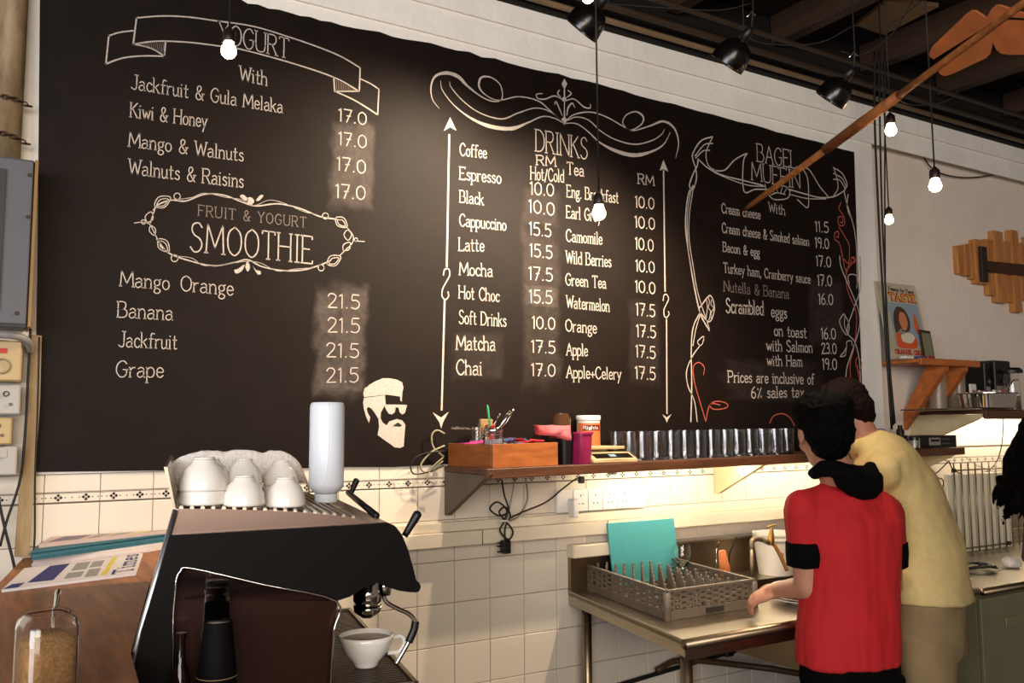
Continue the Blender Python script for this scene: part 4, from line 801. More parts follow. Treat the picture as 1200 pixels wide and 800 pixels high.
# right-hand bench and cabinet
rb = thing('counter_cabinet', (4.1, -.45, .06), 'steel-topped counter with a grey-green cupboard right of the two men', 'cabinet')
obj('worktop', bbox((3.45, -.845, .925), (5.6, -.0095, .95), .004), steel, rb)
obj('front_edge', tube(B(), [(3.45, -.85, .936), (5.6, -.85, .936)], .014, 10), steel_d, rb, True)
cab = mat('grey_green_laminate', '#6f6a52', .5, var=.1)
obj('cabinet_body', box(B(), (3.46, -.81, .08), (5.6, -.02, .924)), cab, rb)
for i, x in enumerate((3.47, 4.02, 4.57)):
    dd = obj('door', bbox((x, -.828, .10), (x+.54, -.811, .905), .003), cab, rb)
    h0 = .78
    part_box('handle', (x+.16, -.833, h0), (x+.30, -.8285, h0+.035), mat('slot_pull', '#8e8769', .4, metal=.5), dd, .002)
part_box('upstand', (3.45, -.028, .9505), (5.6, -.0095, 1.0), cab, rb)
# drying rack of rods leaning behind the counter, with a white panel behind it
ry = min(-.06, atz(1128, 648, .955).y)
def rk(x, y, yy=None): return aty(x, y, ry if yy is None else yy)
wp = obj('ribbed_sheet', bbox(tuple(V((rk(1118, 640).x, ry+.02, .953))), tuple(V((rk(1118, 640).x+.56, ry+.035, rk(1120, 556).z))), .003), mat('ribbed_white', '#e9e0c8', .5), None, label='white ribbed panel standing upright behind the rod rack', cat='sheet')
rod = mat('rod_steel', '#9c8c6e', .35, metal=.8)
rck = thing('rod_rack', (rk(1128, 645).x+.2, ry, .953), 'rack of thin upright metal rods standing on the right counter', 'rack')
xs = [rk(x, 600).x for x in (1120.5, 1129, 1137, 1145, 1153.5, 1161.5, 1169.5, 1177.5)]
dxr = (xs[-1]-xs[0])/7
for i in range(10): wire('rod', [(xs[0]+dxr*i, ry, .957), (xs[0]+dxr*i, ry, rk(1119, 543).z+.0*i)], .0042, rod, rck, False, 6)
zt1 = rk(1118, 551).z; zb1 = rk(1124, 643).z
for z in (zt1, max(zb1, .965)):
    wire('cross_rod', [(xs[0]-.02, ry-.009, z), (xs[0]+dxr*9+.02, ry-.009, z)], .0042, rod, rck, False, 6)
    for x in (xs[0]-.02, xs[0]+dxr*7): part_box('clamp', (x-.01, ry-.02, z-.01), (x+.01, ry-.004, z+.01), blackplast, rck, .002)
c = atz(1146, 668, .953)
bm = B()
for k in range(7):
    pts = [c+V((math.cos(a_*.9+k)*(.07+.02*math.sin(k*2+a_)), math.sin(a_*.9+k)*(.04+.012*k*.6), .008+.018*abs(math.sin(a_+k)))) for a_ in range(8)]
    tube(bm, pts, .004, 6, True, 5)
obj('cable_bundle', bm, blackplast, None, True, label='tangle of black cable lying on the right counter', cat='cable', kind=None)
c = atz(1186, 664, .953); bm = B(); ell(bm, c+V((0, 0, .022)), (.05, .035, .022), None, 24, 14)
for v in bm.verts: v.co += V((1, 1, 1))*noise.noise(v.co*45)*.014; v.co.z = max(v.co.z, .953)
obj('dishcloth', bm, towel_m, None, True, label='crumpled pale cloth beside the black cable tangle', cat='cloth')
# ================================================================== DISH RACK
rg = mat('grey_brown_rack_plastic', '#5f5447', .5, var=.08)
zr = SZ+.001
L0 = atz(688, 691, zr); F0 = atz(782, 727, zr); R0 = atz(884, 711, zr); K0 = L0+R0-F0
U_ = (F0-L0); W_ = (R0-F0); lu = U_.length; lw = W_.length; U = U_/lu; W = W_/lw
rack = thing('dish_rack', (F0+K0+L0+R0)/4, 'grey plastic dishwasher rack with rows of pegs on the sink bench', 'rack')
Hr = .10
def rp(a, b, z): return L0+U_*a+W_*b+V((0, 0, z))
def wallseg(bm, a0, b0, a1, b1, z0, z1, t=.004):
    P_ = rp(a0, b0, 0); Q_ = rp(a1, b1, 0); d_ = (Q_-P_).normalized(); n2 = V((-d_.y, d_.x, 0))*t
    hull8(bm, [P_-n2+V((0, 0, z0)), Q_-n2+V((0, 0, z0)), Q_+n2+V((0, 0, z0)), P_+n2+V((0, 0, z0))], [P_-n2+V((0, 0, z1)), Q_-n2+V((0, 0, z1)), Q_+n2+V((0, 0, z1)), P_+n2+V((0, 0, z1))])
for nm, (a0, b0, a1, b1) in {'left': (0, 0, 1, 0), 'front': (1, 0, 1, 1), 'right': (1, 1, 0, 1), 'back': (0, 1, 0, 0)}.items():
    bm = B(); wallseg(bm, a0, b0, a1, b1, 0, .030); obj('base_band', bm, rg, rack)
    bm = B(); wallseg(bm, a0, b0, a1, b1, Hr-.008, Hr, .007); obj('rim', bm, rg, rack)
    bm = B()
    for k in range(15):
        t_ = k/14; da, db = a1-a0, b1-b0; e_ = .011
        wallseg(bm, a0+da*max(t_-e_, 0), b0+db*max(t_-e_, 0), a0+da*min(t_+e_, 1), b0+db*min(t_+e_, 1), .03, Hr-.008, .003)
    for k in range(14):
        t0 = k/14; t1 = (k+1)/14
        for j in range(3):
            z = .038+.018*j+(.008 if k % 2 else 0)
            wallseg(bm, a0+da*t0, b0+db*t0, a0+da*t1, b0+db*t1, z, z+.0085, .0035)
    obj('lattice', bm, rg, rack, kind='stuff')
bm = B()
for k in range(12):
    wallseg(bm, 0, (k+.5)/12, 1, (k+.5)/12, .004, .010, .003); wallseg(bm, (k+.5)/12, 0, (k+.5)/12, 1, .0105, .016, .003)
obj('base_grid', bm, rg, rack, kind='stuff')
for a in range(8):
    for b in range(9):
        p = rp((a+.7)/8.4, (b+.6)/9.2, 0); zt_ = .108 if b < 6 else .085
        obj('peg', tube(B(), [p+V((0, 0, .014)), p+V((0, 0, zt_)), p+V((0, 0, zt_+.004))], [.006, .005, .002], 6), rg, rack)
for c_ in ((1, 0), (0, 0), (1, 1), (0, 1)):
    p = rp(*c_, 0); obj('corner_post', lathe(B(), [(0, .0), (.013, .0), (.013, Hr-.009), (0, Hr-.009)], p, 10), rg, rack, True)
bm = B(); wallseg(bm, 1.012, .42, 1.012, .62, .006, .024, .002); obj('grip_slot', bm, mat('slot_dark', '#241d17', .7), rack)
# teal board
teal = mat('teal_board', '#4fa3a3', .5, var=.06, scale=40)
tb0 = rp(.10, .14, .02); yb = tb0.y
q = [aty(719, 674, yb), aty(797, 668, yb)]; q[0] = q[0]; T0 = aty(711, 613, -.062); T1 = aty(789, 607, -.062)
q[0].z = q[1].z = SZ+.018
nn = ((q[1]-q[0]).cross(T0-q[0])).normalized()*.004
obj('cutting_board', bevel(hull8(B(), [q[0]-nn, q[1]-nn, T1-nn, T0-nn], [q[0]+nn, q[1]+nn, T1+nn, T0+nn]), .0015), teal, None, label='teal rectangular board leaning up behind the dish rack', cat='board')
# things in the rack
p = rp(.45, .93, .018); t = thing('pastry_brush', p, 'orange-bristled brush standing in the dish rack', 'brush')
b0 = onp(851, 680, p, W.cross(V((0, 0, 1)))); b0 = atd(852, 682, (p-CAM).dot(FW)); b1 = atd(846, 645, (p-CAM).dot(FW)); dd_ = (b1-b0).normalized()
obj('bristles', tube(B(), [b0+dd_*.0, b0+dd_*.03, b0+dd_*.06, b1+dd_*.0], [.013, .020, .021, .014], 12), mat('orange_bristle', '#c2703f', .9, var=.3, scale=200, bump=.6, bscale=300), t, True)
obj('ferrule', tube(B(), [b0-dd_*.02, b0+dd_*.001], [.014, .0145], 12), mat('brown_ferrule', '#6a4322', .5), t, True)
obj('brush_handle', tube(B(), [b0-dd_*.021, V((b0.x, b0.y, SZ+.02))], [.009, .007], 10), orange_wood, t, True)
dpt = (rp(.15, .9, 0)-CAM).dot(FW)
p = atd(838, 655, dpt); t = thing('fork', p, 'steel fork standing tines-up in the far corner of the rack', 'fork')
f0 = V((p.x, p.y, SZ+.02)); f1 = atd(840, 642, dpt); f2 = atd(843, 634, dpt)
obj('fork_handle', tube(B(), [f0, f1], .003, 6), chrome, t, True)
for k in (-1, 0, 1): obj('tine', tube(B(), [f1+V((k*.004, 0, 0)), f2+V((k*.006, 0, 0))], .0017, 5), chrome, t)
g0 = atd(852, 655, dpt); t = thing('table_knife', V((g0.x, g0.y, SZ+.02)), 'dark slim knife leaning out of the rack above the brush', 'knife')
obj('knife_blade', tube(B(), [V((g0.x, g0.y, SZ+.02)), atd(855, 648, dpt), atd(863, 629, dpt)], [.003, .004, .002], 6), blackplast, t)
t = None
gp = rp(.30, .92, .017)
obj('wine_glass', lathe(B(), [(0, 0), (.03, 0), (.03, .002), (.004, .008), (.004, .06), (.02, .075), (.034, .10), (.036, .13), (.03, .155), (.0285, .155), (.0345, .13), (.0325, .10), (.018, .077), (0, .066)], gp, 24), glass_m, None, 'a', label='clear stemmed glass standing at the back of the dish rack', cat='glass')
# plates
p = atz(944, 706, SZ+.001)
pl0 = None
for k in range(6):
    c = p+V((.002*(k % 2), -.002*(k % 3), k*.0085)); 
    lab = ('bottom white plate of the stack beside the kneeling hand', )
    o = obj('plate', lathe(B(), [(0, .002), (.065, 0), (.068, .003), (.105, .014), (.122, .018), (.122, .0205), (.104, .0175), (.066, .0065), (0, .0065)], c, 40), porcelain, None, 'a', label='white plate, %s in the stack beside the hand on the sink bench' % ('lowest', 'second from the bottom', 'third from the bottom', 'third from the top', 'second from the top', 'topmost')[k], cat='plate', group='white plates stacked on the sink bench')
# bucket
bp_ = aty(905, 668, -.16); bx = bp_.x
bk = thing('bucket', (bx+.02, -.14, SZ+.001), 'white plastic bucket standing behind the tap', 'bucket')
c = V((bx+.03, -.155, SZ+.001)); sc = (c-CAM).length/FOC
obj('bucket_body', lathe(B(), [(0, 0), (.075, 0), (.095, .17), (.099, .171), (.099, .18), (.093, .18), (.073, .004), (0, .004)], c, 36), white_pl, bk, 'a')
obj('bucket_band', lathe(B(), [(.0945, .150), (.0985, .151), (.0985, .158), (.0945, .158)], c, 36, None, True), white_pl, bk, 'a')
bm = B(); cc0 = c+V((-.055, -.0725, .085)); text_mesh(bm, "O", cc0, V((.014, -.006, 0)), V((0, 0, .016)), V((-.4, -.9, 0)), .004); obj('red_mark', bm, mat('red_print', '#b8352a', .6), bk)
# tap
brass = mat('brass', '#a8813f', .35, metal=.9); gal = mat('galvanised_pipe', '#8e7d66', .45, metal=.7, var=.3, scale=40)
ty_ = -.30
def tp_(x, y): return aty(x, y, ty_)
a = tp_(881, 676); tap = thing('tap', (a.x, ty_, SZ+.001), 'old brass tap on a bent pipe with an orange hose over the sink', 'tap')
a.z = SZ+.001
obj('riser', tube(B(), [a, tp_(881, 640)], .0085, 12), gal, tap, True)
obj('elbow', tube(B(), [tp_(881, 642), tp_(881.5, 634), tp_(887, 631), tp_(893, 632)], .011, 12, True), gal, tap, True)
obj('arm', tube(B(), [tp_(893, 632), tp_(901, 636)], .0095, 12), gal, tap, True)
obj('valve_body', tube(B(), [tp_(903, 639), tp_(903.5, 632), tp_(904, 625), tp_(904, 619)], [.012, .015, .01, .006], 12, True), brass, tap, True)
obj('tap_handle', tube(B(), [tp_(899, 617), tp_(909, 615)], .004, 8), brass, tap, True)
obj('hose', tube(B(), [tp_(905, 635), tp_(909, 641), tp_(915, 652), tp_(922, 668)], .0085, 10, True), mat('amber_hose', '#b07f45', .4), tap, True)
# ================================================================== THINGS ON THE LONG SHELF
def sp(x, y, dz=0.0005):   # point on the shelf's top under a pixel
    z = 1.465
    for _ in range(5): p = atz(x, y, z); z = shz(p.x)
    return p
def on(x, Y): p = aty(x, 540, Y); return V((p.x, Y, shz(p.x)+.0005))
# wooden box
bxw = mat('amber_box_wood', '#a65f2c', .5, col2='#7d431b', scale=9, stretch=(1, 1, 5))
fl = on(577.5, -.315); fr = on(654, -.30); bl = aty(521, 538, -.02); bl.z = fl.z; bh = .082
bl = V((1.492, -.03, fl.z)); br_ = bl+(fr-fl)
wbx = thing('wooden_box', (fl+fr+bl+br_)/4, 'open amber wooden box full of sachets at the left end of the shelf', 'box')
wbx.location.z = fl.z; ORG[wbx.name] = wbx.location.copy()
def plk(name, p, q, inn, z0, z1, m=bxw, par=wbx):
    d_ = (q-p).normalized(); n2 = V((-d_.y, d_.x, 0))*inn; 
    obj(name, bevel(hull8(B(), [p+V((0, 0, z0)), q+V((0, 0, z0)), q+n2+V((0, 0, z0)), p+n2+V((0, 0, z0))], [p+V((0, 0, z1)), q+V((0, 0, z1)), q+n2+V((0, 0, z1)), p+n2+V((0, 0, z1))]), .001), m, par)
dx_ = (fr-fl).normalized(); dy_ = (bl-fl).normalized()
plk('front_panel', fl, fr, .009, 0, bh); plk('side_panel', fl+dy_*.0095, bl, -.009, 0, bh); plk('side_panel', fr+dy_*.0095, br_, .009, 0, bh); plk('back_panel', bl+dx_*.0095, br_-dx_*.0095, -.009, 0, bh-.004)
obj('base_panel', hull8(B(), [p+V((0, 0, .0)) for p in (fl+dx_*.01+dy_*.01, fr-dx_*.01+dy_*.01, br_-dx_*.01-dy_*.01, bl+dx_*.01-dy_*.01)], [p+V((0, 0, .068)) for p in (fl+dx_*.01+dy_*.01, fr-dx_*.01+dy_*.01, br_-dx_*.01-dy_*.01, bl+dx_*.01-dy_*.01)]), bxw, wbx)
def inb(a, b, z): return fl+(fr-fl)*a+(bl-fl)*b+V((0, 0, z))
cols = [('pink', '#c0308a'), ('magenta', '#a82c6c'), ('blue', '#39486e'), ('red', '#b3202c'), ('crimson', '#8d1f2a'), ('grey', '#7d7b88'), ('white', '#bfb6b0')]
for i, (a, b, c) in enumerate([(.12, .7, 0), (.2, .55, 0), (.1, .45, 1), (.3, .75, 2), (.45, .35, 2), (.55, .25, 2), (.65, .3, 3), (.78, .2, 3), (.88, .3, 3), (.7, .5, 4), (.6, .6, 5), (.4, .8, 6), (.85, .6, 2), (.25, .3, 5), (.9, .8, 4)]):
    z = .080+.003*(i % 5); R_ = Matrix.Translation(inb(a, b, z)) @ Matrix.Rotation(i*1.3, 4, 'Z') @ Matrix.Rotation(.22*math.sin(i*2), 4, 'X')
    bm = B(); box(bm, (-.032, -.02, -.002), (.032, .02, .002)); bmesh.ops.subdivide_edges(bm, edges=list(bm.edges), cuts=2)
    for v in bm.verts: v.co.z += .004*math.sin(v.co.x*120+i)+.002*math.sin(v.co.y*190)
    bm.transform(R_); obj('sachet', bm, mat('sachet_'+cols[c][0], cols[c][1], .45), None, label='small %s sachet among the packets in the wooden box' % cols[c][0], cat='sachet', group='%s sachets in the wooden box' % cols[c][0])
# jar with metal lid in the box
p = inb(.12, .16, .069); jj = thing('small_jar', p, 'small glass jar with a silver lid at the front corner of the wooden box', 'jar')
obj('glass_body', lathe(B(), [(0, 0), (.031, 0), (.036, .006), (.036, .045), (.03, .052), (.028, .052), (.033, .044), (.033, .008), (0, .004)], p, 28), glass_m, jj, 'a')
obj('contents', lathe(B(), [(0, .0085), (.032, .0085), (.032, .03), (0, .032)], p, 20), mat('pale_mint_sweets', '#a9a3ad', .6, var=.4, scale=90), jj, True)
obj('lid', lathe(B(), [(0, .0525), (.033, .0525), (.034, .055), (.034, .066), (.032, .0685), (0, .069)], p, 28), chrome, jj, 'a')
# glass of pens
p = inb(.14, .55, .069); ph = thing('pen_glass', p, 'small glass holding a green pen and sticks in the wooden box', 'glass')
obj('glass_body', lathe(B(), [(0, 0), (.018, 0), (.021, .07), (.0195, .07), (.0165, .003), (0, .003)], p, 20), glass_m, ph, 'a')
d0 = (p-CAM).dot(FW); obj('green_pen', tube(B(), [p+V((0, 0, .004)), atd(574, 497, d0), atd(571.5, 477, d0), atd(571, 474, d0)], [.003, .004, .0045, .001], 8), mat('green_plastic', '#2f8f56', .4), None, True, label='green pen sticking up out of the wooden box', cat='pen')
# glass bowl with packets + spoons
p = inb(.42, .75, .069); bw = thing('packet_glass', p, 'glass tumbler stuffed with spoons and red packets in the wooden box', 'glass')
obj('glass_body', lathe(B(), [(0, 0), (.036, 0), (.041, .085), (.039, .085), (.034, .003), (0, .003)], p, 24), glass_m, bw, 'a')
d0 = (p-CAM).dot(FW)
for i, (x, y) in enumerate(((595, 484), (598, 481), (602, 480), (586, 485))): obj('teaspoon', tube(B(), [p+V((.006*i-.01, 0, .01)), atd(x-8, y+14, d0), atd(x, y, d0)], [.002, .002, .0045], 6), chrome, None, True, label='thin steel spoon in the packet glass, %s of four' % ('second from the left', 'third from the left', 'rightmost', 'leftmost')[i], cat='spoon', group='spoons in the packet glass')
obj('red_packet', bevel(box(B(), p+V((-.01, -.03, .015)), p+V((.024, -.008, .08))), .004), mat('red_packet', '#9c1f20', .4), bw); obj('gold_packet', bevel(box(B(), p+V((-.025, -.005, .03)), p+V((.028, .012, .10))), .003), mat('gold_packet', '#8d7048', .35), bw)
# brown jar, black container with pink cloth
p = on(658, -.10); d0 = (p-CAM).dot(FW); hgt = atd(655, 484, d0).z-p.z
obj('brown_jar', lathe(B(), [(0, 0), (.036, 0), (.038, .006), (.038, hgt-.02), (.03, hgt-.005), (.03, hgt), (0, hgt)], p, 28), mat('brown_glass', '#4e3422', .15, trans=.25), None, 'a', label='brown jar standing behind the black bin with the pink cloth', cat='jar')
p = on(661, -.25); d0 = (p-CAM).dot(FW); hgt = atd(660, 506, d0).z-p.z
obj('black_bin', sq(B(), [(0, 0), (.026, 0), (.036, hgt), (.034, hgt), (.024, .003), (0, .003)], p, 28), blackplast, None, 'a', label='small black bin under the pink cloth on the shelf', cat='bin')
bm = B(); q = [atd(x, y, d0-.045+dd) for x, y, dd in ((637, 498, 0), (668, 499, .0), (670, 516, -.02), (655, 511, -.02), (640, 509, -.02))]
n8 = V((0, .07, 0)); prism(bm, q, n8); bmesh.ops.subdivide_edges(bm, edges=list(bm.edges), cuts=2)
for v in bm.verts: v.co.z += noise.noise(v.co*40)*.005
obj('pink_cloth', bm, mat('pink_cloth', '#cf5f63', .85, bump=.2), None, True, label='folded salmon-pink cloth lying over the black bin', cat='cloth')
# magenta bin
p = on(681, -.275); d0 = (p-CAM).dot(FW); s = d0/FOC; hgt = atd(681, 506, d0).z-p.z
mb = thing('magenta_bin', p, 'magenta plastic bin with a rolled rim between the cloth and the scale', 'bin'); mg = mat('magenta_plastic', '#8a1f4a', .35)
obj('bin_body', sq(B(), [(0, 0), (9.3*s, 0), (9.8*s, .003), (11.2*s, hgt-.008), (10.7*s, hgt-.008), (9*s, .004), (0, .004)], p, 32), mg, mb, 'a')
obj('rim', sq(B(), [(11*s, hgt-.008), (12.6*s, hgt-.008), (12.8*s, hgt-.003), (12.4*s, hgt), (10.8*s, hgt), (10.7*s, hgt-.008)], p, 32), mg, mb, 'a')
# white tub with orange label
p = on(690, -.07); d0 = (p-CAM).dot(FW); s = d0/FOC; hgt = atd(690, 492.5, d0).z-p.z
tub = thing('white_tub', p, 'white plastic tub with an orange label behind the scale', 'tub')
obj('tub_body', lathe(B(), [(0, 0), (13.2*s, 0), (13.7*s, .004), (13.7*s, hgt), (0, hgt)], p, 36), white_pl, tub, 'a')
obj('lid', lathe(B(), [(0, hgt+.0005), (14.3*s, hgt+.0005), (14.6*s, hgt+.003), (14.6*s, hgt+.016), (13.8*s, hgt+.020), (0, hgt+.021)], p, 36), white_pl, tub, 'a')
def arcpatch(name, a0, a1, z0, z1, r, m, par, c, n=14):
    bm = B(); lo = []; hi = []
    for k in range(n+1):
        a_ = a0+(a1-a0)*k/n; lo.append(bm.verts.new(c+V((r*math.cos(a_), r*math.sin(a_), z0)))); hi.append(bm.verts.new(c+V((r*math.cos(a_), r*math.sin(a_), z1))))
    for k in range(n): bm.faces.new([lo[k], lo[k+1], hi[k+1], hi[k]])
    return obj(name, bm, m, par, True)
av = math.atan2(CAM.y-p.y, CAM.x-p.x)
arcpatch('orange_label', av-1.0, av+1.6, .01, hgt-.010, 13.7*s+.0006, mat('orange_label', '#c9683a', .5), tub, p); arcpatch('dark_label_band', av-.5, av+1.2, hgt-.040, hgt-.018, 13.7*s+.0012, mat('dark_red_label', '#5e1712', .5), tub, p)
bm = B(); rr = 13.7*s+.002
st, Wt = text_strokes("Rights")
for k, pp in enumerate(st):
    ribbon(bm, [p+V((rr*math.cos(av-.42+1.3*(q_.x/Wt)), rr*math.sin(av-.42+1.3*(q_.x/Wt)), hgt-.034+.0012*q_.y)) for q_ in pp], .0018, .0004, V((math.cos(av), math.sin(av), 0)))
obj('label_lettering', bm, white_pl, tub)
# kitchen scale
p = on(718, -.25); s = (p-CAM).dot(FW)/FOC
bei = mat('beige_plastic', '#b59a72', .45)
ks = thing('kitchen_scale', p, 'beige kitchen scale with a dark display standing on the long shelf', 'scale')
x0, x1 = on(693, -.30).x, on(745, -.30).x
zb_ = shz((x0+x1)/2)+.001
def pr(xa, xb, prof): return prism(B(), [V((xa, y, zb_+z)) for y, z in prof], (xb-xa, 0, 0))
obj('scale_base', bevel(pr(x0, x1, [(-.315, 0), (-.315, .012), (-.26, .038), (-.11, .038), (-.10, 0)]), .003), bei, ks)
sl_ = (.038-.012)/.055
obj('display', prism(B(), [V((x0+.02, -.305, zb_+.0172)), V((x1-.015, -.305, zb_+.0172)), V((x1-.015, -.272, zb_+.0328)), V((x0+.02, -.272, zb_+.0328))], (0, -.0004, .0012)), blackgloss, ks)
obj('lcd', prism(B(), [V((x0+.09, -.298, zb_+.0222)), V((x0+.12, -.298, zb_+.0222)), V((x0+.12, -.282, zb_+.0298)), V((x0+.09, -.282, zb_+.0298))], (0, -.0004, .0012)), mat('lcd', '#7d93a5', .3), ks)
obj('pan_support', box(B(), (x0+.06, -.20, zb_+.0385), (x1-.06, -.16, zb_+.048)), bei, ks)
obj('weighing_pan', bevel(box(B(), (x0+.005, -.25, zb_+.0485), (x1-.01, -.105, zb_+.060)), .003), bei, ks)
# glasses, two rows
gl0 = None; ORD = 'first second third fourth fifth sixth seventh eighth ninth tenth eleventh twelfth thirteenth fourteenth fifteenth sixteenth seventeenth eighteenth nineteenth'.split()
GP = [(0, 0), (.030, 0), (.0315, .004), (.0335, .03), (.034, .112), (.0322, .112), (.0315, .03), (.029, .010), (0, .008)]
def tumbler(loc):
    t = thing('drinking_glass', loc, '', 'glass', 'clear drinking glasses in rows on the long shelf')
    obj('glass_body', lathe(B(), [(r, z) for r, z in GP], loc, 20), glass_m, t, 'a'); return t
xs0 = on(746, -.25).x; 
for row, (Y, xa, cnt) in enumerate(((-.225, on(752, -.225).x, 19), (-.150, on(737, -.150).x, 19), (-.075, on(722, -.075).x, 19))):
    xb = aty(922, 515, -.2).x
    for k in range(cnt):
        x = xa+k*.0745
        if x > xb+.02: break
        loc = V((x+random.uniform(-.002, .002), Y+random.uniform(-.002, .002), shz(x)+.0008))
        if gl0 is None: gl0 = tumbler(loc); g_ = gl0
        else: g_ = copy_tree(gl0); g_.location = loc
        g_['label'] = 'clear drinking glass, %s from the left in the %s on the long shelf' % (ORD[k], ('front row', 'middle row', 'back row')[row])
        g_['group'] = ('front row of drinking glasses', 'middle row of drinking glasses', 'back row of drinking glasses')[row]
# right end of the long shelf
p = aty(1029, 500, -.12); p.z = shz(p.x)+.0005; s = (p-CAM).dot(FW)/FOC
t = thing('plastic_bag', p, 'clear plastic bag bunched on a white box at the shelf\'s right end', 'bag')
obj('white_box', bbox(p+V((-.035, -.03, 0)), p+V((.035, .03, .045))), white_pl, t)
bm = B(); ell(bm, p+V((0, 0, .072)), (.05, .04, .03), None, 20, 12)
for v in bm.verts: v.co += V((1, 1, 1))*noise.noise(v.co*30)*.014; v.co.z = max(v.co.z, p.z+.0455)
obj('bag', bm, mat('milky_film', '#c9c4c4', .25, trans=.5), t, True)
ra = aty(1063, 512, -.2); rbx = aty(1121, 512, -.2); zz = shz(ra.x)+.0005
rad = thing('radio', V(((ra.x+rbx.x)/2, -.15, zz)), 'black slim stereo unit with a pale panel at the shelf\'s right end', 'radio')
obj('radio_body', bbox((ra.x, -.2, zz), (rbx.x, -.02, zz+.062), .003), blackplast, rad)
pa = aty(1088, 510, -.2).x; pb_ = aty(1101, 510, -.2).x
part_box('front_panel', (pa, -.204, zz+.012), (pb_, -.2005, zz+.05), mat('grey_panel', '#8a8578', .5), rad, .001)
part_box('screen', (pa+.012, -.2055, zz+.03), (pb_-.012, -.2042, zz+.042), blackgloss, rad, 0)
for i in range(5):
    for j in range(2): obj('knob', lathe(B(), [(0, 0), (.004, 0), (.004, .004), (0, .004)], (pb_+.018+i*.014, -.2005, zz+.02+j*.022), 8, (0, -1, 0)), mat('grey_knob', '#55504a', .5), rad)
for i, (px, lab, r) in enumerate(((1053, 'glass jar of brown grains left of the other on the shelf end', .03), (1072, 'glass jar with a pale lid nearer the stereo', .027))):
    p = on(px, -.26); t = thing('spice_jar', p, lab, 'jar')
    obj('glass_body', lathe(B(), [(0, 0), (r, 0), (r, .05), (r*.9, .054), (r*.86, .054), (r*.92, .048), (r*.92, .003), (0, .003)], p, 22), glass_m, t, 'a')
    obj('contents', lathe(B(), [(0, .0035), (r*.9, .0035), (r*.9, .038), (0, .04)], p, 18), mat('spice_%d' % i, ('#8a6238', '#a59a88')[i], .9, var=.4, scale=120), t, True)
    obj('lid', lathe(B(), [(0, .0545), (r*.95, .0545), (r*.95, .063), (0, .064)], p, 22), (blackplast, clear_pl)[i], t, 'a')
p = aty(1059, 508, -.1); p.z = zz+.0
q = V((aty(1059, 500, -.06).x, -.06, zz)); obj('dark_bottle', lathe(B(), [(0, 0), (.02, 0), (.02, .085), (.012, .10), (.012, .115), (0, .115)], q+V((-.03, 0, 0)), 16), blackplast, None, 'a', label='small black bottle below the orange shelf strut', cat='bottle')
# ================================================================== RIGHT SHELF CONTENTS
def rs(x, Y): p = aty(x, 478, Y); return V((p.x, Y, RZ+.0005))
def hz(x, y, P): return atd(x, y, (P-CAM).dot(FW)).z-P.z
p = rs(1100, -.06); s = (p-CAM).dot(FW)/FOC; h = hz(1104, 439, p)
t = thing('storage_tub', p, 'tall clear round tub on the left of the right shelf', 'tub')
obj('tub_body', lathe(B(), [(0, 0), (10*s, 0), (10.5*s, h), (9.9*s, h), (9.5*s, .004), (0, .004)], p, 30), mat('frosted_tub', '#d8c3aa', .3, trans=.7), t, 'a'); obj('lid', lathe(B(), [(0, h+.0005), (11*s, h+.0005), (11*s, h+.008), (0, h+.009)], p, 30), mat('dark_lid', '#4a3a30', .5), t, 'a')
obj('pink_contents', lathe(B(), [(0, .005), (9.2*s, .005), (9.2*s, h*.35), (0, h*.4)], p, 20), mat('pink_stuff', '#a8736a', .8, var=.4, scale=60), t, True)
p = rs(1122, -.10); h = hz(1121, 440, p)
t = thing('storage_box', p, 'clear square box with a green lid beside the round tub', 'box')
obj('box_body', sq(B(), [(0, 0), (8*s, 0), (8.8*s, h), (8.2*s, h), (7.5*s, .004), (0, .004)], p, 28, 6), mat('frosted_tub', ''), t, 'a'); obj('lid', sq(B(), [(0, h+.0005), (9.4*s, h+.0005), (9.4*s, h+.008), (0, h+.009)], p, 28, 6), mat('green_lid', '#38543c', .5), t, 'a')
tr = obj('serving_tray', bbox(rs(1075, -.2)+V((.0, -.17, 0)), rs(1162, -.2)+V((0, .1, .007)), .003), steel, None, label='flat steel tray lying under the tubs on the right shelf', cat='tray')
for i, (xa, xb, yt, Y, lab) in enumerate(((1146, 1153, 424, -.04, 'narrow black device standing left of the larger machine on the right shelf'), (1158, 1177, 422, -.05, 'black machine with a grey badge standing on the right shelf'))):
    a = rs(xa, Y); b = rs(xb, Y); h = hz((xa+xb)/2, yt, a)
    t = thing('black_machine', V(((a.x+b.x)/2, Y, RZ)), lab, 'machine')
    obj('machine_body', bbox((a.x, Y-.05, RZ+.008), (b.x, Y+.08, RZ+h), .006), blackplast, t)
    obj('side_knob', lathe(B(), [(0, 0), (.012, 0), (.012, .012), (0, .014)], ((a.x+b.x)/2, Y-.051, RZ+h*.6), 12, (0, -1, 0)), mat('grey_knob', ''), t, True)
    part_box('badge', (a.x+.01, Y-.053, RZ+h*.35), (a.x+.01+(b.x-a.x)*.6, Y-.0505, RZ+h*.5), mat('grey_panel', ''), t, 0)
    part_box('machine_foot', (a.x, Y-.05, RZ+.0005), (b.x, Y+.08, RZ+.0078), blackplast, t, 0)
p = rs(1187, -.17); h = hz(1187, 437, p)
t = thing('preserving_jar', p, 'large glass jar with a dark lid at the far right of the shelf', 'jar')
obj('glass_body', lathe(B(), [(0, 0), (9*s, 0), (9.5*s, .006), (9.5*s, h*.85), (8*s, h), (7.6*s, h), (9*s, h*.83), (9*s, .008), (0, .006)], p, 28), glass_m, t, 'a'); obj('lid', lathe(B(), [(0, h+.0005), (13*s, h+.0005), (13*s, h+.016), (10*s, h+.03), (0, h+.032)], p, 28), blackplast, t, 'a')
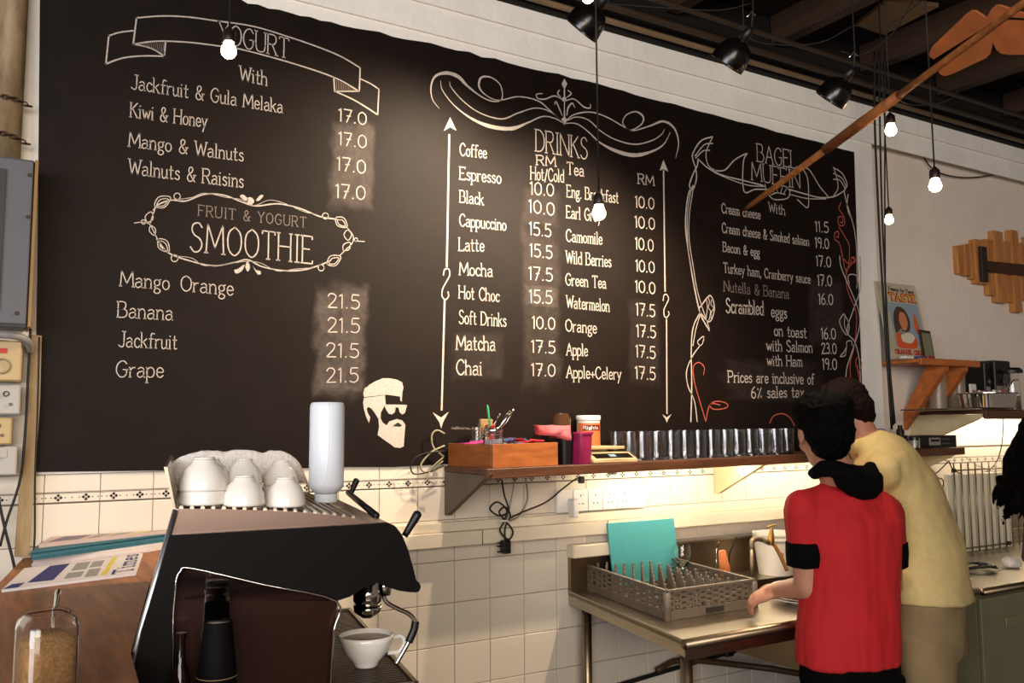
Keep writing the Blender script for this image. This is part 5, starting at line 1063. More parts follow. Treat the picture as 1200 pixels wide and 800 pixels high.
obj('brown_contents', lathe(B(), [(0, .009), (8.8*s, .009), (8.8*s, h*.4), (0, h*.42)], p, 20), mat('spice_0', ''), t, True)
p = rs(1157, -.32); s = (p-CAM).dot(FW)/FOC; zt_ = hz(1154, 461, p)
t = thing('steel_pan', p+V((0, 0, .008)), 'round steel pan on the right shelf filled with wrapped sweets', 'pan')
obj('pan_body', lathe(B(), [(0, .009), (27*s, .009), (29*s, .013), (31*s, zt_-.004), (34*s, zt_), (34*s, zt_+.002), (30.5*s, zt_-.002), (28*s, .015), (0, .012)], p, 40), chrome, t, 'a')
obj('handle', tube(B(), [p+V((31*s, 0, zt_*.7)), p+V((38*s, -.01, zt_*1.2)), p+V((48*s, -.02, zt_*1.8)), p+V((60*s, -.02, zt_*1.9))], .005, 8, True), chrome, t, True)
for i in range(16):
    a_ = i*2.4; r_ = .03+.0045*i
    bm = B(); ell(bm, p+V((r_*math.cos(a_), r_*math.sin(a_), zt_+.004+.008*(i % 2))), (.011, .008, .007), None, 8, 6)
    c_ = ('#a3332c', '#c9bfb4', '#9a8f92')[i % 3]; nm = ('red', 'white', 'silver')[i % 3]
    obj('sweet', bm, mat('sweet_'+nm, c_, .3), None, True, label='%s wrapped sweet in the steel pan on the right shelf' % nm, cat='sweet', group='%s sweets in the steel pan' % nm)
p = rs(1141, -.36); obj('cream_card', bbox(rs(1141, -.10)+V((-.03, -.005, .0075)), rs(1141, -.10)+V((.03, .005, .15)), .003), white_pl, None, label='small cream card standing behind the sweets', cat='card')
# ================================================================== POSTER, FRAME, PLANK FISH
PTL = aty(1025, 329, -.016); PTR = aty(1072, 335, -.016); PBL = atx(1044, 419, PTL.x); PBL.z = ZS+.0045
PBR = V((PTR.x, PBL.y, PBL.z)); PTL.z = PTR.z = (PTL.z+PTR.z)/2
PBR = V((PTR.x, PBL.y, PBL.z))
tin = mat('aged_tin_cream', '#bdb195', .35, var=.2, scale=7); pn = ((PTR-PTL).cross(PBL-PTL)).normalized()
if pn.y > 0: pn = -pn
pos = thing('tin_poster', (PBL+PBR)/2, 'leaning vintage tin poster of a woman with an orange drink on the small shelf', 'poster')
obj('poster_sheet', hull8(B(), [PBL, PBR, PTR, PTL], [PBL-pn*.006, PBR-pn*.006, PTR-pn*.006, PTL-pn*.006]), tin, pos)
def pv(u, v): return PBL+(PBR-PBL)*u+(PTL-PBL)*v
def pfill(pts, m, name, k=1, sm=False):
    P = [V((a, b, 0)) for a, b in pts]
    if sm: P = cr(P, 4, True)
    obj(name, prism(B(), [pv(q_.x, q_.y)+pn*(.0004*k) for q_ in P], pn*.0003), m, pos)
pblue = mat('print_blue_grey', '#8b9aa0', .4); por = mat('print_orange', '#d0562c', .4); pred = mat('print_red', '#c23a22', .4); pyel = mat('print_yellow', '#d6a13c', .4); pskin = mat('print_skin', '#c97a52', .4); phair = mat('print_brown', '#4a3426', .4); pwh = mat('print_cream', '#d8cdb4', .4); pdk = mat('print_dark', '#3b322a', .5)
pfill([(.2, .2), (.95, .2), (.95, .74), (.2, .74)], pblue, 'printed_ground')
pfill([(.28, .30), (.25, .45), (.30, .60), (.42, .69), (.58, .66), (.66, .55), (.64, .42), (.56, .36), (.40, .33)], phair, 'printed_hair', 2, True)
pfill([(.42, .42), (.40, .52), (.46, .62), (.57, .60), (.60, .50), (.55, .41), (.48, .38)], pskin, 'printed_face', 3, True)
pfill([(.25, .22), (.27, .32), (.40, .40), (.55, .36), (.68, .32), (.72, .2)], pwh, 'printed_blouse', 2, True)
pfill([(.22, .2), (.26, .34), (.36, .33), (.38, .24), (.60, .22), (.72, .3), (.70, .16), (.3, .15)], por, 'printed_sleeve', 3, True)
pfill([(.78, .36), (.76, .5), (.81, .62), (.86, .5), (.88, .36)], por, 'printed_bottle', 2, True)
for nm, st_, en, h, w_, m, tk_ in (("Famous for Flavor", (.3, .90), (.93, .885), .045, .004, pdk, 2), ("TASTE", (.28, .77), (.93, .77), .09, .014, pred, 2), ("TASTE", (.29, .775), (.94, .775), .08, .006, pyel, 4), ("ORANGE CRUSH", (.14, .075), (.92, .075), .05, .007, pred, 2)):
    bm = B(); o_ = pv(*st_)+pn*.0004*tk_; text_mesh(bm, nm, o_, pv(*en)+pn*.0004*tk_-o_, (PTL-PBL)*h, pn, w_, 2, .05); obj('printed_lettering', bm, m, pos)
a = atx(1082, 418, XS+.33); f0 = V((XS+.40, PBL.y-.04, ZS+.0045)); f1 = f0+V((.10, .01, 0)); up_ = V((-.0, .05, .145))
fq = [aty(1084, 417, PBL.y-.03), aty(1096, 418, PBL.y-.03), aty(1090, 388, PBL.y+.01), aty(1078, 386, PBL.y+.01)]
fq[0].z = fq[1].z = ZS+.0045
t = thing('framed_picture', (fq[0]+fq[1])/2, 'small green and cream framed picture leaning before the tin poster', 'frame')
obj('frame_back', prism(B(), fq, (0, .008, 0)), mat('dark_frame', '#3a2415', .5), t); c_ = sum(fq, V())/4
obj('picture', prism(B(), [c_+(q_-c_)*.82 for q_ in fq], (0, -.0008, 0)), mat('green_grey_card', '#7c7a5d', .6, var=.2), t)
for i, (px, m, nm) in enumerate(((1066, white_pl, 'white'), (1080, mat('blue_packet', '#3a4a7c', .5), 'blue'), (1090, mat('red_packet', ''), 'red'))):
    p = aty(px, 417, PBL.y-.09); p = V((p.x, PBL.y-.075, ZS+.0008)); obj('packet', bbox(p+V((-.04+.012*(i > 0), -.02, 0)), p+V((.03, .015, .014+.003*i)), .003), m, None, label='small %s packet lying at the foot of the tin poster' % nm, cat='packet')
# fish of planks
fish = thing('plank_fish', (aty(1180, 310, .0).x, .02, aty(1180, 365, .02).z), 'fish-shaped wall piece of amber planks with an old saw across', 'wall art')
CP = (1000, 250, 5.333)
def cpx(x, y, Y): return aty(x/CP[2]+CP[0], y/CP[2]+CP[1], Y)
for i, (x0, x1, ya, yb_) in enumerate([(655, 697, 203, 378), (699, 733, 195, 386), (735, 783, 190, 411), (768, 838, 166, 438), (838, 893, 165, 511), (893, 949, 113, 556), (951, 998, 178, 553), (1000, 1045, 108, 615), (1047, 1100, 188, 540), (1102, 1150, 150, 560), (1152, 1200, 170, 520), (1202, 1250, 200, 480)]):
    Yp = .012-(.010 if i % 2 else 0); a = cpx(x0, (ya+yb_)/2, Yp); b = cpx(x1, (ya+yb_)/2, Yp); xm = (x0+x1)/2
    zt_ = cpx(xm, ya, Yp).z; zb_2 = cpx(xm, yb_, Yp).z
    obj('plank', bevel(box(B(), (a.x, Yp, zb_2), (b.x-.002, .043, zt_)), .002), plank_m, fish)
a = cpx(795, 300, -.012); b = cpx(832, 300, -.012); obj('saw_handle', bbox((a.x, -.02, cpx(812, 425, -.012).z), (b.x, .001, cpx(812, 208, -.012).z), .003), mat('rusty_iron', '#2a1a12', .6, var=.3), fish)
rows_ = [cpx(x, y, -.012) for x, y in ((832, 296), (1067, 318), (1200, 330), (1200, 392), (1067, 388), (860, 366), (836, 350))]
obj('saw_blade', prism(B(), rows_, (0, .004, 0)), mat('rusty_blade', '#4b2c18', .5, var=.4, metal=.4), fish)
# ================================================================== LEFT WALL FITTINGS
lp = aty(12, 90, -.05); rr = 12.5*(lp-CAM).length/FOC
rust = mat('stained_cream_pipe', '#97805c', .5, col2='#54412f', scale=6, stretch=(3, 3, 1), bump=.1)
vp = thing('wall_pipe', (lp.x, -.05, 1.9), 'thick rust-stained cream pipe running up the wall at far left', 'pipe')
zb_ = aty(12, 181, -.05).z
obj('pipe', lathe(B(), [(0, zb_-.1), (rr, zb_-.1), (rr, 3.6), (0, 3.6)], (lp.x, -.05, 0), 24), rust, vp, True)
for (y0, y1) in ((110, 121), (152, 166)):
    t = thing('chain', aty(10, y0, -.1), 'short rusty chain looped round the pipe, %s' % ('upper of two' if y0 == 110 else 'lower of two'), 'chain')
    p0 = V((lp.x-rr-.01, -.05-rr*.6, aty(0, y0, -.1).z)); p1 = V((lp.x+rr+.012, -.03, aty(18, y1, -.06).z))
    for k in range(9):
        f = k/8; c = p0*(1-f)+p1*f; ang = f*PI; c = V((c.x, -.05-(rr+.007)*math.sin(max(.15, min(ang, PI-.1)))*1.0, c.z))
        pts = [c+V((.011*math.cos(a_*PI/4), .0 if k % 2 else .005*math.sin(a_*PI/4), .006*math.sin(a_*PI/4) if k % 2 else 0)) for a_ in range(8)]
        obj('link', tube(B(), pts, .0022, 5, False, closed=True), mat('rusty_chain', '#3a2417', .6), t, True)
gy = -.16
def ly(x, y, Y=gy): return aty(x, y, Y)
grey = mat('grey_box_paint', '#57565c', .5, var=.12, scale=5)
gx = ly(36, 300).x; g0 = ly(36, 383).z; g1 = ly(36, 186).z
gb = thing('electrical_cabinet', (gx-.15, -.08, g0), 'grey metal electrical cabinet on the wall left of the chalkboard', 'cabinet')
part_box('cabinet_body', (gx-.5, gy+.012, g0), (gx, -.012, g1), grey, gb, .004)
part_box('cabinet_door', (gx-.49, gy, g0+.006), (gx-.004, gy+.011, g1-.006), grey, gb, .003)
part_box('edge_strip', (gx+.0005, gy+.004, g0), (gx+.009, -.012, g1), mat('tarnished_brass_strip', '#8d6b35', .5, var=.2), gb, .001)
part_box('inner_door', (gx-.49, gy-.008, g0+.04), (ly(2, 300).x, gy-.0005, g1-.04), mat('dark_slot', '#352f30', .6), gb, 0)
for x, y in ((36, 205), (21, 367), (34, 254)): obj('screw', lathe(B(), [(0, 0), (.006, 0), (.005, .003), (0, .003)], ly(x-1, y, gy-.0005), 10, (0, -1, 0)), mat('rusty_chain', ''), gb)
cream = mat('aged_cream_enamel', '#b39a6c', .4, var=.15, scale=8); offw = mat('aged_white_enamel', '#a9a49c', .4, var=.1)
for i, (x1, ya, yb_, m, lab) in enumerate(((26, 399, 447, cream, 'yellowed cream switch box with a red badge below the grey cabinet'), (24, 451, 486, offw, 'off-white switch box with two round dials, second below the cabinet'), (14, 489, 521, cream, 'small yellowed switch box, third below the cabinet'), (20, 523, 557, offw, 'plain white switch box, lowest on the left wall'))):
    Yb = -.10; a = aty(x1, (ya+yb_)/2, Yb); zt_ = aty(x1, ya, Yb).z; zb2 = aty(x1, yb_, Yb).z
    t = thing('switch_box', (a.x-.08, -.05, zb2), lab, 'switch box')
    part_box('box_body', (a.x-.16, Yb+.006, zb2), (a.x, -.012, zt_), m, t, .004); part_box('cover', (a.x-.158, Yb, zb2+.003), (a.x-.003, Yb+.0055, zt_-.003), m, t, .002)
    if i == 0:
        bb = aty(3, 428, Yb-.004); zc = aty(3, 427, Yb).z
        part_box('red_badge', (aty(-6, 420, Yb).x, Yb-.002, zc+.032), (aty(8, 420, Yb).x, Yb-.0003, zc+.046), mat('red_print', ''), t, 0)
        obj('dial', lathe(B(), [(.018, 0), (.022, 0), (.022, .006), (.018, .006)], (aty(2, 430, Yb).x, Yb-.0003, zc-.004), 20, (0, -1, 0), True), mat('cream_dial', '#8c7a58', .4), t, True)
    elif i < 3:
        for (dx, dz, r) in ((.75, .7, .008), (.45, .3, .007), (.9, .35, .004)): 
            obj('dial', lathe(B(), [(r*.7, 0), (r, 0), (r, .004), (r*.7, .004)], (a.x-.10+.085*dx, Yb-.0003, zb2+(zt_-zb2)*dz), 14, (0, -1, 0), True), mat('dark_slot', ''), t, True)
    else:
        part_box('rocker', (a.x-.045, Yb-.004, zb2+.05), (a.x-.025, Yb-.0003, zb2+.07), offw, t, .001)
# upright timber with flex
q0 = aty(34, 395, -.03); q1 = aty(49, 395, -.03); q2 = aty(41, 650, -.03)
bm = prism(B(), [aty(34, 392, -.034), aty(49, 393, -.034), aty(47, 470, -.034), aty(41, 560, -.034), aty(34, 652, -.034), aty(17, 652, -.034), aty(24, 560, -.034), aty(31, 470, -.034)], (0, .025, 0))
obj('upright_board', bm, mat('stained_cream_board', '#a58f6a', .6, col2='#80663f', scale=8, stretch=(3, 1, .6)), None, label='stained cream upright board left of the chalkboard edge', cat='board')
obj('corrugated_conduit', tube(B(), [V((p.x, p.y, p.z)) for p in cr([aty(-25, 392, -.13), aty(0, 392, -.13), aty(20, 394, -.12), aty(32, 400, -.10), aty(35, 412, -.05)], 12)], [(.0115 if k % 2 else .0095) for k in range(49)], 10), mat('grey_conduit', '#8b8580', .5), None, True, label='grey corrugated conduit crossing above the switch boxes', cat='conduit')
for i, (pts, r, m, lab) in enumerate((([(36, 385), (33, 440), (30, 500), (24, 560), (8, 610), (0, 640)], .004, darkwire, 'black cable running down beside the switch boxes'), ([(46, 395), (44, 480), (41, 560), (40, 640), (30, 668)], .003, darkwire, 'thin black cable along the chalkboard\'s left edge'), ([(-5, 570), (6, 620), (16, 660), (20, 690)], .0045, darkwire, 'black cable hanging below the lowest switch box'))):
    wire('cable', [aty(x, y, -.06) for x, y in pts], r, m, None, label=lab, cat='cable')
# ================================================================== CABLES AROUND THE SHELF
cs = [([(521, 508), (512, 504), (506, 510), (508, 524), (520, 535)], .0035, beigewire, -.04, 'pale cable looping out behind the wooden box'), ([(521, 522), (505, 530), (493, 545), (500, 553), (519, 540)], .0035, beigewire, -.045, 'pale cable coil left of the shelf end'), ([(521, 528), (495, 532), (482, 542), (485, 555), (505, 552), (520, 545)], .0028, darkwire, -.05, 'black cable coil left of the shelf end'), ([(519, 536), (506, 548), (500, 560), (508, 566)], .003, beigewire, -.05, 'short pale cable hanging from the coil'),
      ([(616, 560), (618, 585), (608, 604), (598, 610)], .0035, beigewire, -.05, 'pale cable hanging below the shelf into the trunking'), ([(603, 560), (600, 580), (596, 600), (592, 612)], .0025, beigewire, -.05, 'thin pale cable beside the black plug flex'), ([(680, 561), (675, 561), (660, 572), (640, 588), (612, 600), (597, 607)], .0032, darkwire, -.07, 'black cable slanting up from the bundle to the shelf'),
      ([(1176, 486), (1174, 520), (1165, 545), (1140, 560), (1118, 550), (1112, 540)], .003, darkwire, -.12, 'black cable hanging in a loop below the right shelf'), ([(1131, 535), (1145, 545), (1175, 556)], .002, beigewire, -.1, 'thin pale wire behind the rod rack'), ([(1112, 540), (1100, 552), (1092, 558), (1105, 562), (1104, 575)], .003, darkwire, -.15, 'black flex knotted under the shelf\'s right end'),
      ([(1055, 152), (1078, 178), (1096, 200), (1130, 208), (1170, 203), (1205, 188)], .004, darkwire, .02, 'black cable sagging across the wall between the pendants')]
for pts, r, m, Y, lab in cs: wire('cable', [aty(x, y, Y) for x, y in pts], r, m, None, label=lab, cat='cable')
t = thing('plug_flex', aty(592, 640, -.08), 'bundled black flex with a three-pin plug hanging below the shelf', 'flex')
wire('flex', [aty(x, y, -.08) for x, y in ((588, 562), (591, 580), (596, 598), (585, 604), (574, 596), (583, 588), (594, 598), (590, 612), (586, 622), (596, 632), (601, 622), (592, 610), (585, 600), (592, 594), (598, 604), (592, 618), (592, 635))], .0035, darkwire, t)
wire('cable_tie', [aty(x, y, -.084) for x, y in ((586, 611), (591, 610), (597, 611))], .004, white_pl, t, False)
c = aty(593, 641, -.08); obj('plug_body', bbox(c+V((-.018, -.02, -.022)), c+V((.012, .018, .026)), .004), blackplast, t)
for z in (-.015, .005, .018): part_box('pin', c+V((-.036, -.003, z-.002)), c+V((-.0185, .003, z+.003)), blackplast, t, 0)
p = aty(681, 562, -.1); obj('inline_switch', bbox(p+V((-.01, -.01, -.014)), p+V((.012, .01, .014)), .003), blackplast, None, label='small black connector at the end of the slanting cable', cat='connector')
for i, (pts, r) in enumerate((([(1025, 60), (1025, 140), (1030, 260), (1037, 380), (1045, 503)], .006), ([(1030, 60), (1031, 140), (1034, 260), (1040, 380), (1047, 498)], .005), ([(1037, 60), (1037, 150), (1037, 260), (1039, 380), (1049, 496)], .004))):
    wire('cable', [aty(x, y, -.25) for x, y in pts], r, darkwire, None, label=('thickest black cable hanging down the wall right of the chalkboard', 'middle of three black cables right of the chalkboard', 'rightmost thin black cable of three right of the chalkboard')[i], cat='cable')
# ================================================================== PENDANT BULBS
def pendant(px, py, d, rpx, label, top=3.62):
    c = atd(px, py, d); s = d/FOC; r = rpx*s
    t = thing('pendant_bulb', c-V((0, 0, r)), label, 'lamp')
    obj('bulb', lathe(B(), [(0, -r), (r*.5, -r*.87), (r*.87, -r*.5), (r, 0), (r*.9, r*.42), (r*.68, r*.9), (r*.62, r*1.25), (0, r*1.25)], c, 20), bulb_m, t, True)
    obj('socket', lathe(B(), [(0, r*1.26), (r*.78, r*1.26), (r*.82, r*1.5), (r*.8, r*2.6), (r*.5, r*2.9), (r*.3, r*3.2), (0, r*3.2)], c, 18), mat('dark_bakelite', '#1c120d', .4), t, True)
    obj('cord', tube(B(), [c+V((0, 0, r*3.1)), V((c.x, c.y, top))], .0028, 6), darkwire, t, True)
    return t
pendant(268, 60, 2.4, 9, 'glowing pendant bulb hanging before the YOGURT banner'); pendant(702, 250, 2.7, 8.2, 'glowing pendant bulb hanging before the drinks menu')
pendant(1044, 153, 3.2, 6.6, 'glowing pendant bulb hanging close to the sagging cable, nearest the ceiling at right'); pendant(1096, 218, 2.9, 7.2, 'glowing pendant bulb hanging lowest over the white right wall'); pendant(1042, 258, 3.7, 5, 'small far pendant bulb beside the black wall cables'); pendant(689, -3, 2.6, 7, 'pendant bulb at the top edge above the black spot shade')
# ================================================================== BLACK SHADES
def shade(px, py, d, label, aim, rpx):
    rpx *= 1.12
    c = atd(px, py, d); s = d/FOC; r = rpx*s; ax = V(aim).normalized()
    t = thing('spot_shade', c, label, 'lamp')
    # profile along -aim : mouth at 0
    obj('shade', lathe(B(), [(r, 0), (r*1.0, r*.25), (r*.93, r*.8), (r*.7, r*1.25), (r*.3, r*1.45), (r*.28, r*1.43), (r*.66, r*1.2), (r*.89, r*.78), (r*.95, r*.2), (r*.97, 0)], c, 28, -ax, True), blackgloss, t, 'a')
    obj('lamp_holder', lathe(B(), [(0, r*1.4), (r*.28, r*1.44), (r*.26, r*2.1), (r*.1, r*2.3), (0, r*2.3)], c, 16, -ax), blackplast, t, True)
    obj('lamp_bulb', lathe(B(), [(0, r*.25), (r*.3, r*.35), (r*.42, r*.6), (r*.3, r*.95), (r*.15, r*1.3), (0, r*1.3)], c, 16, -ax), mat('spot_bulb', '#fff0d0', .3, emit=30, ecol='#ffe2b0'), t, True)
    h = c-ax*(r*2.3); obj('hanger', tube(B(), [h, h+V((.01, 0, .06)), V((h.x, h.y, 3.62))], .003, 6), darkwire, t, True)
    obj('bracket_clip', tube(B(), [h+V((-.02, 0, .03)), h+V((.0, .0, .055)), h+V((.02, 0, .045))], .003, 6), chrome, t, True)
    ld = bpy.data.lights.new('spot_shade_light', 'SPOT'); ld.energy = 100; ld.color = (1, .80, .58); ld.spot_size = 1.9; ld.spot_blend = .8; ld.shadow_soft_size = .03
    lo = bpy.data.objects.new('spot_shade_light', ld); COL.objects.link(lo); lo.location = c+ax*.01; lo.rotation_euler = ax.to_track_quat('-Z', 'Y').to_euler()
shade(680, 36, 2.9, 'black dome spot shade above the drinks flourish', (-.35, .6, -.72), 20)
shade(851, 76, 3.0, 'black dome spot shade in the middle of the ceiling conduits', (-.25, .6, -.75), 19)
shade(972, 118, 3.0, 'black dome spot shade nearest the wooden arrow', (-.25, .6, -.75), 17)
# ceiling wiring
for i, (pts, lab) in enumerate((([(870, -5), (875, 40), (905, 52), (960, 50), (1000, 30)], 'thin grey wire looping below the middle joist'), ([(690, 2), (760, 8), (840, 12), (880, 4)], 'thin wire strung along the ceiling over the spot shades'), ([(1000, 30), (1040, 30), (1075, 5), (1085, -5)], 'wire hanging near the pale ceiling panel'), ([(985, 60), (1010, 64), (1045, 40), (1070, 0)], 'wire curving under the pale ceiling panel'), ([(1030, 100), (1065, 122), (1110, 118), (1130, 95)], 'thin wire looping behind the arrow shaft'))):
    wire('ceiling_wire', [atd(x, y, 3.1) for x, y in pts], .0022, darkwire, None, label=lab, cat='wire')
# ================================================================== WOODEN ARROW
tipP = aty(872, 246, -.016); endD = 2.55
endP = atd(1176, 21, endD); adir = (endP-tipP).normalized()
def al(x):  # point on the arrow's line above pixel column x (closest)
    n = RT*1.0; r_ = ray(x, 0); pl = r_.cross(UP).normalized()
    return tipP+adir*((CAM-tipP).dot(pl)/adir.dot(pl))
aw = thing('wooden_arrow', tipP, 'giant wooden arrow with rust-orange flights stuck in the chalkboard', 'arrow')
obj('arrow_tip', tube(B(), [tipP, al(880), al(975)], [.007, .0125, .015], 10), arrow_wood, aw, True)
obj('shaft', tube(B(), [al(968), al(1010), al(1053)], [.0205, .021, .018], 10), arrow_wood, aw, True)
obj('shaft', tube(B(), [al(1048), al(1100), al(1176), endP+adir*.25], [.0135, .0125, .0115, .0115], 10), arrow_wood, aw, True)
pnrm = adir.cross((FW.cross(adir)).normalized()).normalized()
for nm, lst in (('flight', [(570, 412), (545, 395), (536, 372), (560, 322), (800, 92), (830, 74), (862, 76), (950, 132), (962, 166)]), ('flight', [(592, 452), (600, 490), (618, 520), (650, 530), (700, 515), (940, 402), (965, 375), (985, 290), (1040, 150), (960, 200)]), ('flight', [(962, 160), (942, 118), (975, 60), (1000, 38), (1035, 36), (1250, 110), (1260, 128), (1060, 112)]), ('flight', [(985, 292), (1010, 345), (1045, 372), (1100, 380), (1260, 378), (1260, 150), (1060, 142), (1035, 160)])):
    q = [onp(x/6+1000, y/6, endP, pnrm) for x, y in lst]
    obj(nm, prism(B(), [a_-pnrm*.004 for a_ in q], pnrm*.008), vane_m, aw)
# ================================================================== PEOPLE
def loft(bm, rings, R, n=24, cap=True):
    rows = []
    for c, a, b in rings:
        rows.append([bm.verts.new(V(c)+R @ V((a*math.cos(2*PI*k/n), b*math.sin(2*PI*k/n), 0))) for k in range(n)])
    for A_, C_ in zip(rows, rows[1:]):
        for k in range(n): bm.faces.new([A_[k], A_[(k+1) % n], C_[(k+1) % n], C_[k]])
    if cap: bm.faces.new(rows[0][::-1]); bm.faces.new(rows[-1])
    return bm
def capsule(bm, p0, r0, p1, r1, n=14):
    p0 = V(p0); p1 = V(p1); ell(bm, p0, (r0,)*3, None, n, 8); ell(bm, p1, (r1,)*3, None, n, 8); tube(bm, [p0, p1], [r0, r1], n)
def remesh(name, bm, voxel, m, parent, smooth_it=2, disp=None, **k):
    bmesh.ops.recalc_face_normals(bm, faces=bm.faces)
    me = bpy.data.meshes.new(name+'_src'); bm.to_mesh(me); bm.free()
    o = bpy.data.objects.new(name+'_src', me); COL.objects.link(o)
    md = o.modifiers.new('r', 'REMESH'); md.mode = 'VOXEL'; md.voxel_size = voxel
    sm = o.modifiers.new('s', 'SMOOTH'); sm.iterations = smooth_it; sm.factor = .5
    dg = bpy.context.evaluated_depsgraph_get(); me2 = bpy.data.meshes.new_from_object(o.evaluated_get(dg)); me2.name = name
    bpy.data.objects.remove(o); me2.materials.clear()
    if disp:
        nrm = [v.normal.copy() for v in me2.vertices]
        for v, nn in zip(me2.vertices, nrm): v.co += nn*disp(v.co)
    return obj(name, me2, m, parent, True, **k)
def frame(az):  # az clockwise from +Y; returns 3x3 with columns right, forward, up
    a = math.radians(az); return Matrix(((math.cos(a), math.sin(a), 0), (-math.sin(a), math.cos(a), 0), (0, 0, 1)))
def head(bm, c, R, s=1.0):
    """cranium, jaw, nose, lips and chin of one head; c = centre between the ears"""
    e = lambda off, r, rot=None: ell(bm, V(c)+R @ (V(off)*s), [q*s for q in r], R if rot is None else R @ rot, 20, 14)
    e((0, -.012, .03), (.074, .092, .088)); e((0, .025, -.03), (.060, .066, .075)); e((0, .045, -.068), (.045, .045, .040)); e((0, .085, -.092), (.022, .018, .016))
    tube(bm, [V(c)+R @ (V((0, .088, .012))*s), V(c)+R @ (V((0, .108, -.028))*s)], [.008*s, .014*s], 8); e((0, .106, -.03), (.017, .013, .010)); e((0, .09, -.06), (.024, .014, .007)); e((0, .088, -.069), (.022, .014, .008))
    e((0, .068, .028), (.062, .022, .012))
    for sx in (-1, 1):
        e((sx*.076, -.004, -.006), (.008, .019, .031)); e((sx*.045, .06, -.025), (.022, .02, .022))
def eyes(par, c, R, s=1.0):
    for sx in (-1, 1):
        p = V(c)+R @ (V((sx*.031, .0805, .008))*s); obj('eye', ell(B(), p, (.0115*s,)*3, None, 12, 8), mat('eye_white', '#d9d0c8', .2), par, True)
        obj('iris', ell(B(), p+R @ V((0, .0078*s, 0)), (.0052*s, .0048*s, .0052*s), None, 10, 6), mat('dark_iris', '#1c100a', .1), par, True)
        a = V(c)+R @ (V((sx*.018, .091, .03))*s); b = V(c)+R @ (V((sx*.05, .075, .032))*s); obj('eyebrow', tube(B(), [a, (a+b)/2+V((0, 0, .004)), b], [.003, .004, .002], 6), hair_blk, par, True)
def hand(bm, wrist, d, up, s=1.0, curl=.6, side=1):
    """palm + four fingers + thumb. d: pointing direction, up: back-of-hand normal, side: +1 thumb on the right of d"""
    d = V(d).normalized(); up = V(up); up = (up-d*up.dot(d)).normalized(); r = d.cross(up).normalized()*side
    w = V(wrist); Rm = Matrix((r, d, up)).transposed()
    ell(bm, w+d*.045*s, (.040*s, .052*s, .016*s), Rm, 14, 10); capsule(bm, w-d*.01, .025*s, w+d*.02, .027*s, 10)
    for i, (off, L_) in enumerate(((.029, .070), (.010, .078), (-.010, .073), (-.028, .058))):
        p = w+(d*(.082-.004*abs(i-1))+r*off)*s; dirn = d.copy(); rad = .0088*s
        for j, f in enumerate((.42, .32, .26)):
            a_ = curl*(.55+.35*j); dirn = (dirn*math.cos(a_)-up*math.sin(a_)).normalized() if j else (d*math.cos(curl*.45)-up*math.sin(curl*.45)).normalized()
            q = p+dirn*L_*f*s; capsule(bm, p, rad, q, rad*.92, 8); p = q; rad *= .92
    p = w+(d*.022+r*.030)*s; dirn = (d*.75+r*.65-up*.25).normalized(); q = p+dirn*.038*s; capsule(bm, p, .012*s, q, .0105*s, 8); dirn = (dirn+d*.45-up*.35).normalized(); capsule(bm, q, .0105*s, q+dirn*.030*s, .009*s, 8)
def rdisp(amp, sc, seed=0):
    return lambda p: noise.noise(p*sc+V((seed, 0, 0)))*amp
# ---------------------------------------------------------------- man in the red hooded shirt
R1 = frame(14); C1 = V((2.431, -1.03, 0))
def r1(x, y, z): return C1+R1 @ V((x, y, z))
man = thing('person', (C1.x, C1.y, .06), 'young man in a red hooded T-shirt with black sleeve bands at the sink', 'person')
HD = atd(966, 508, 2.83); HR = frame(34) @ Matrix.Rotation(-.22, 3, 'X')
SL = r1(-.165, 0, 1.335); SR = r1(.150, 0, 1.32)
EL = atd(947, 688, 2.80); WL = atd(911, 691, 2.93); ER = r1(.175, .03, 1.07); WR = r1(.15, .22, 1.04)
bm = B(); head(bm, HD, HR)
neckb = r1(-.015, .0, 1.40)
capsule(bm, neckb, .062, HD+V((0, 0, -.05))-HR @ V((0, .015, 0)), .054)
loft(bm, [(r1(-.015, 0, .86), .145, .100), (r1(-.015, 0, .95), .15, .105), (r1(0, 0, 1.08), .138, .095), (r1(0, 0, 1.22), .155, .10), (r1(0, 0, 1.31), .155, .092), (r1(0, 0, 1.38), .10, .07), (r1(0, 0, 1.425), .06, .055)], R1)
for S_, E_, W_2 in ((SL, EL, WL), (SR, ER, WR)): capsule(bm, S_, .052, E_, .042); capsule(bm, E_, .041, W_2, .026)
hand(bm, WL, (r1(-.02, .30, 0)-r1(.02, .0, 0))*.5+V((-.12, .03, -.09)), (-.45, -.1, .8), .95, .75, 1); hand(bm, WR, R1 @ V((-.6, .5, -.3)), R1 @ V((0, .2, 1)), .95, .7, -1)
for sx in (-1, 1): capsule(bm, r1(sx*.075-.01, 0, .86), .070, r1(sx*.09, .015, .50), .052); capsule(bm, r1(sx*.09, .015, .50), .056, r1(sx*.09, -.01, .13), .040); capsule(bm, r1(sx*.09, -.03, .10), .038, r1(sx*.09, .12, .085), .028)
remesh('body', bm, .0062, skin, man, 3); eyes(man, HD, HR)
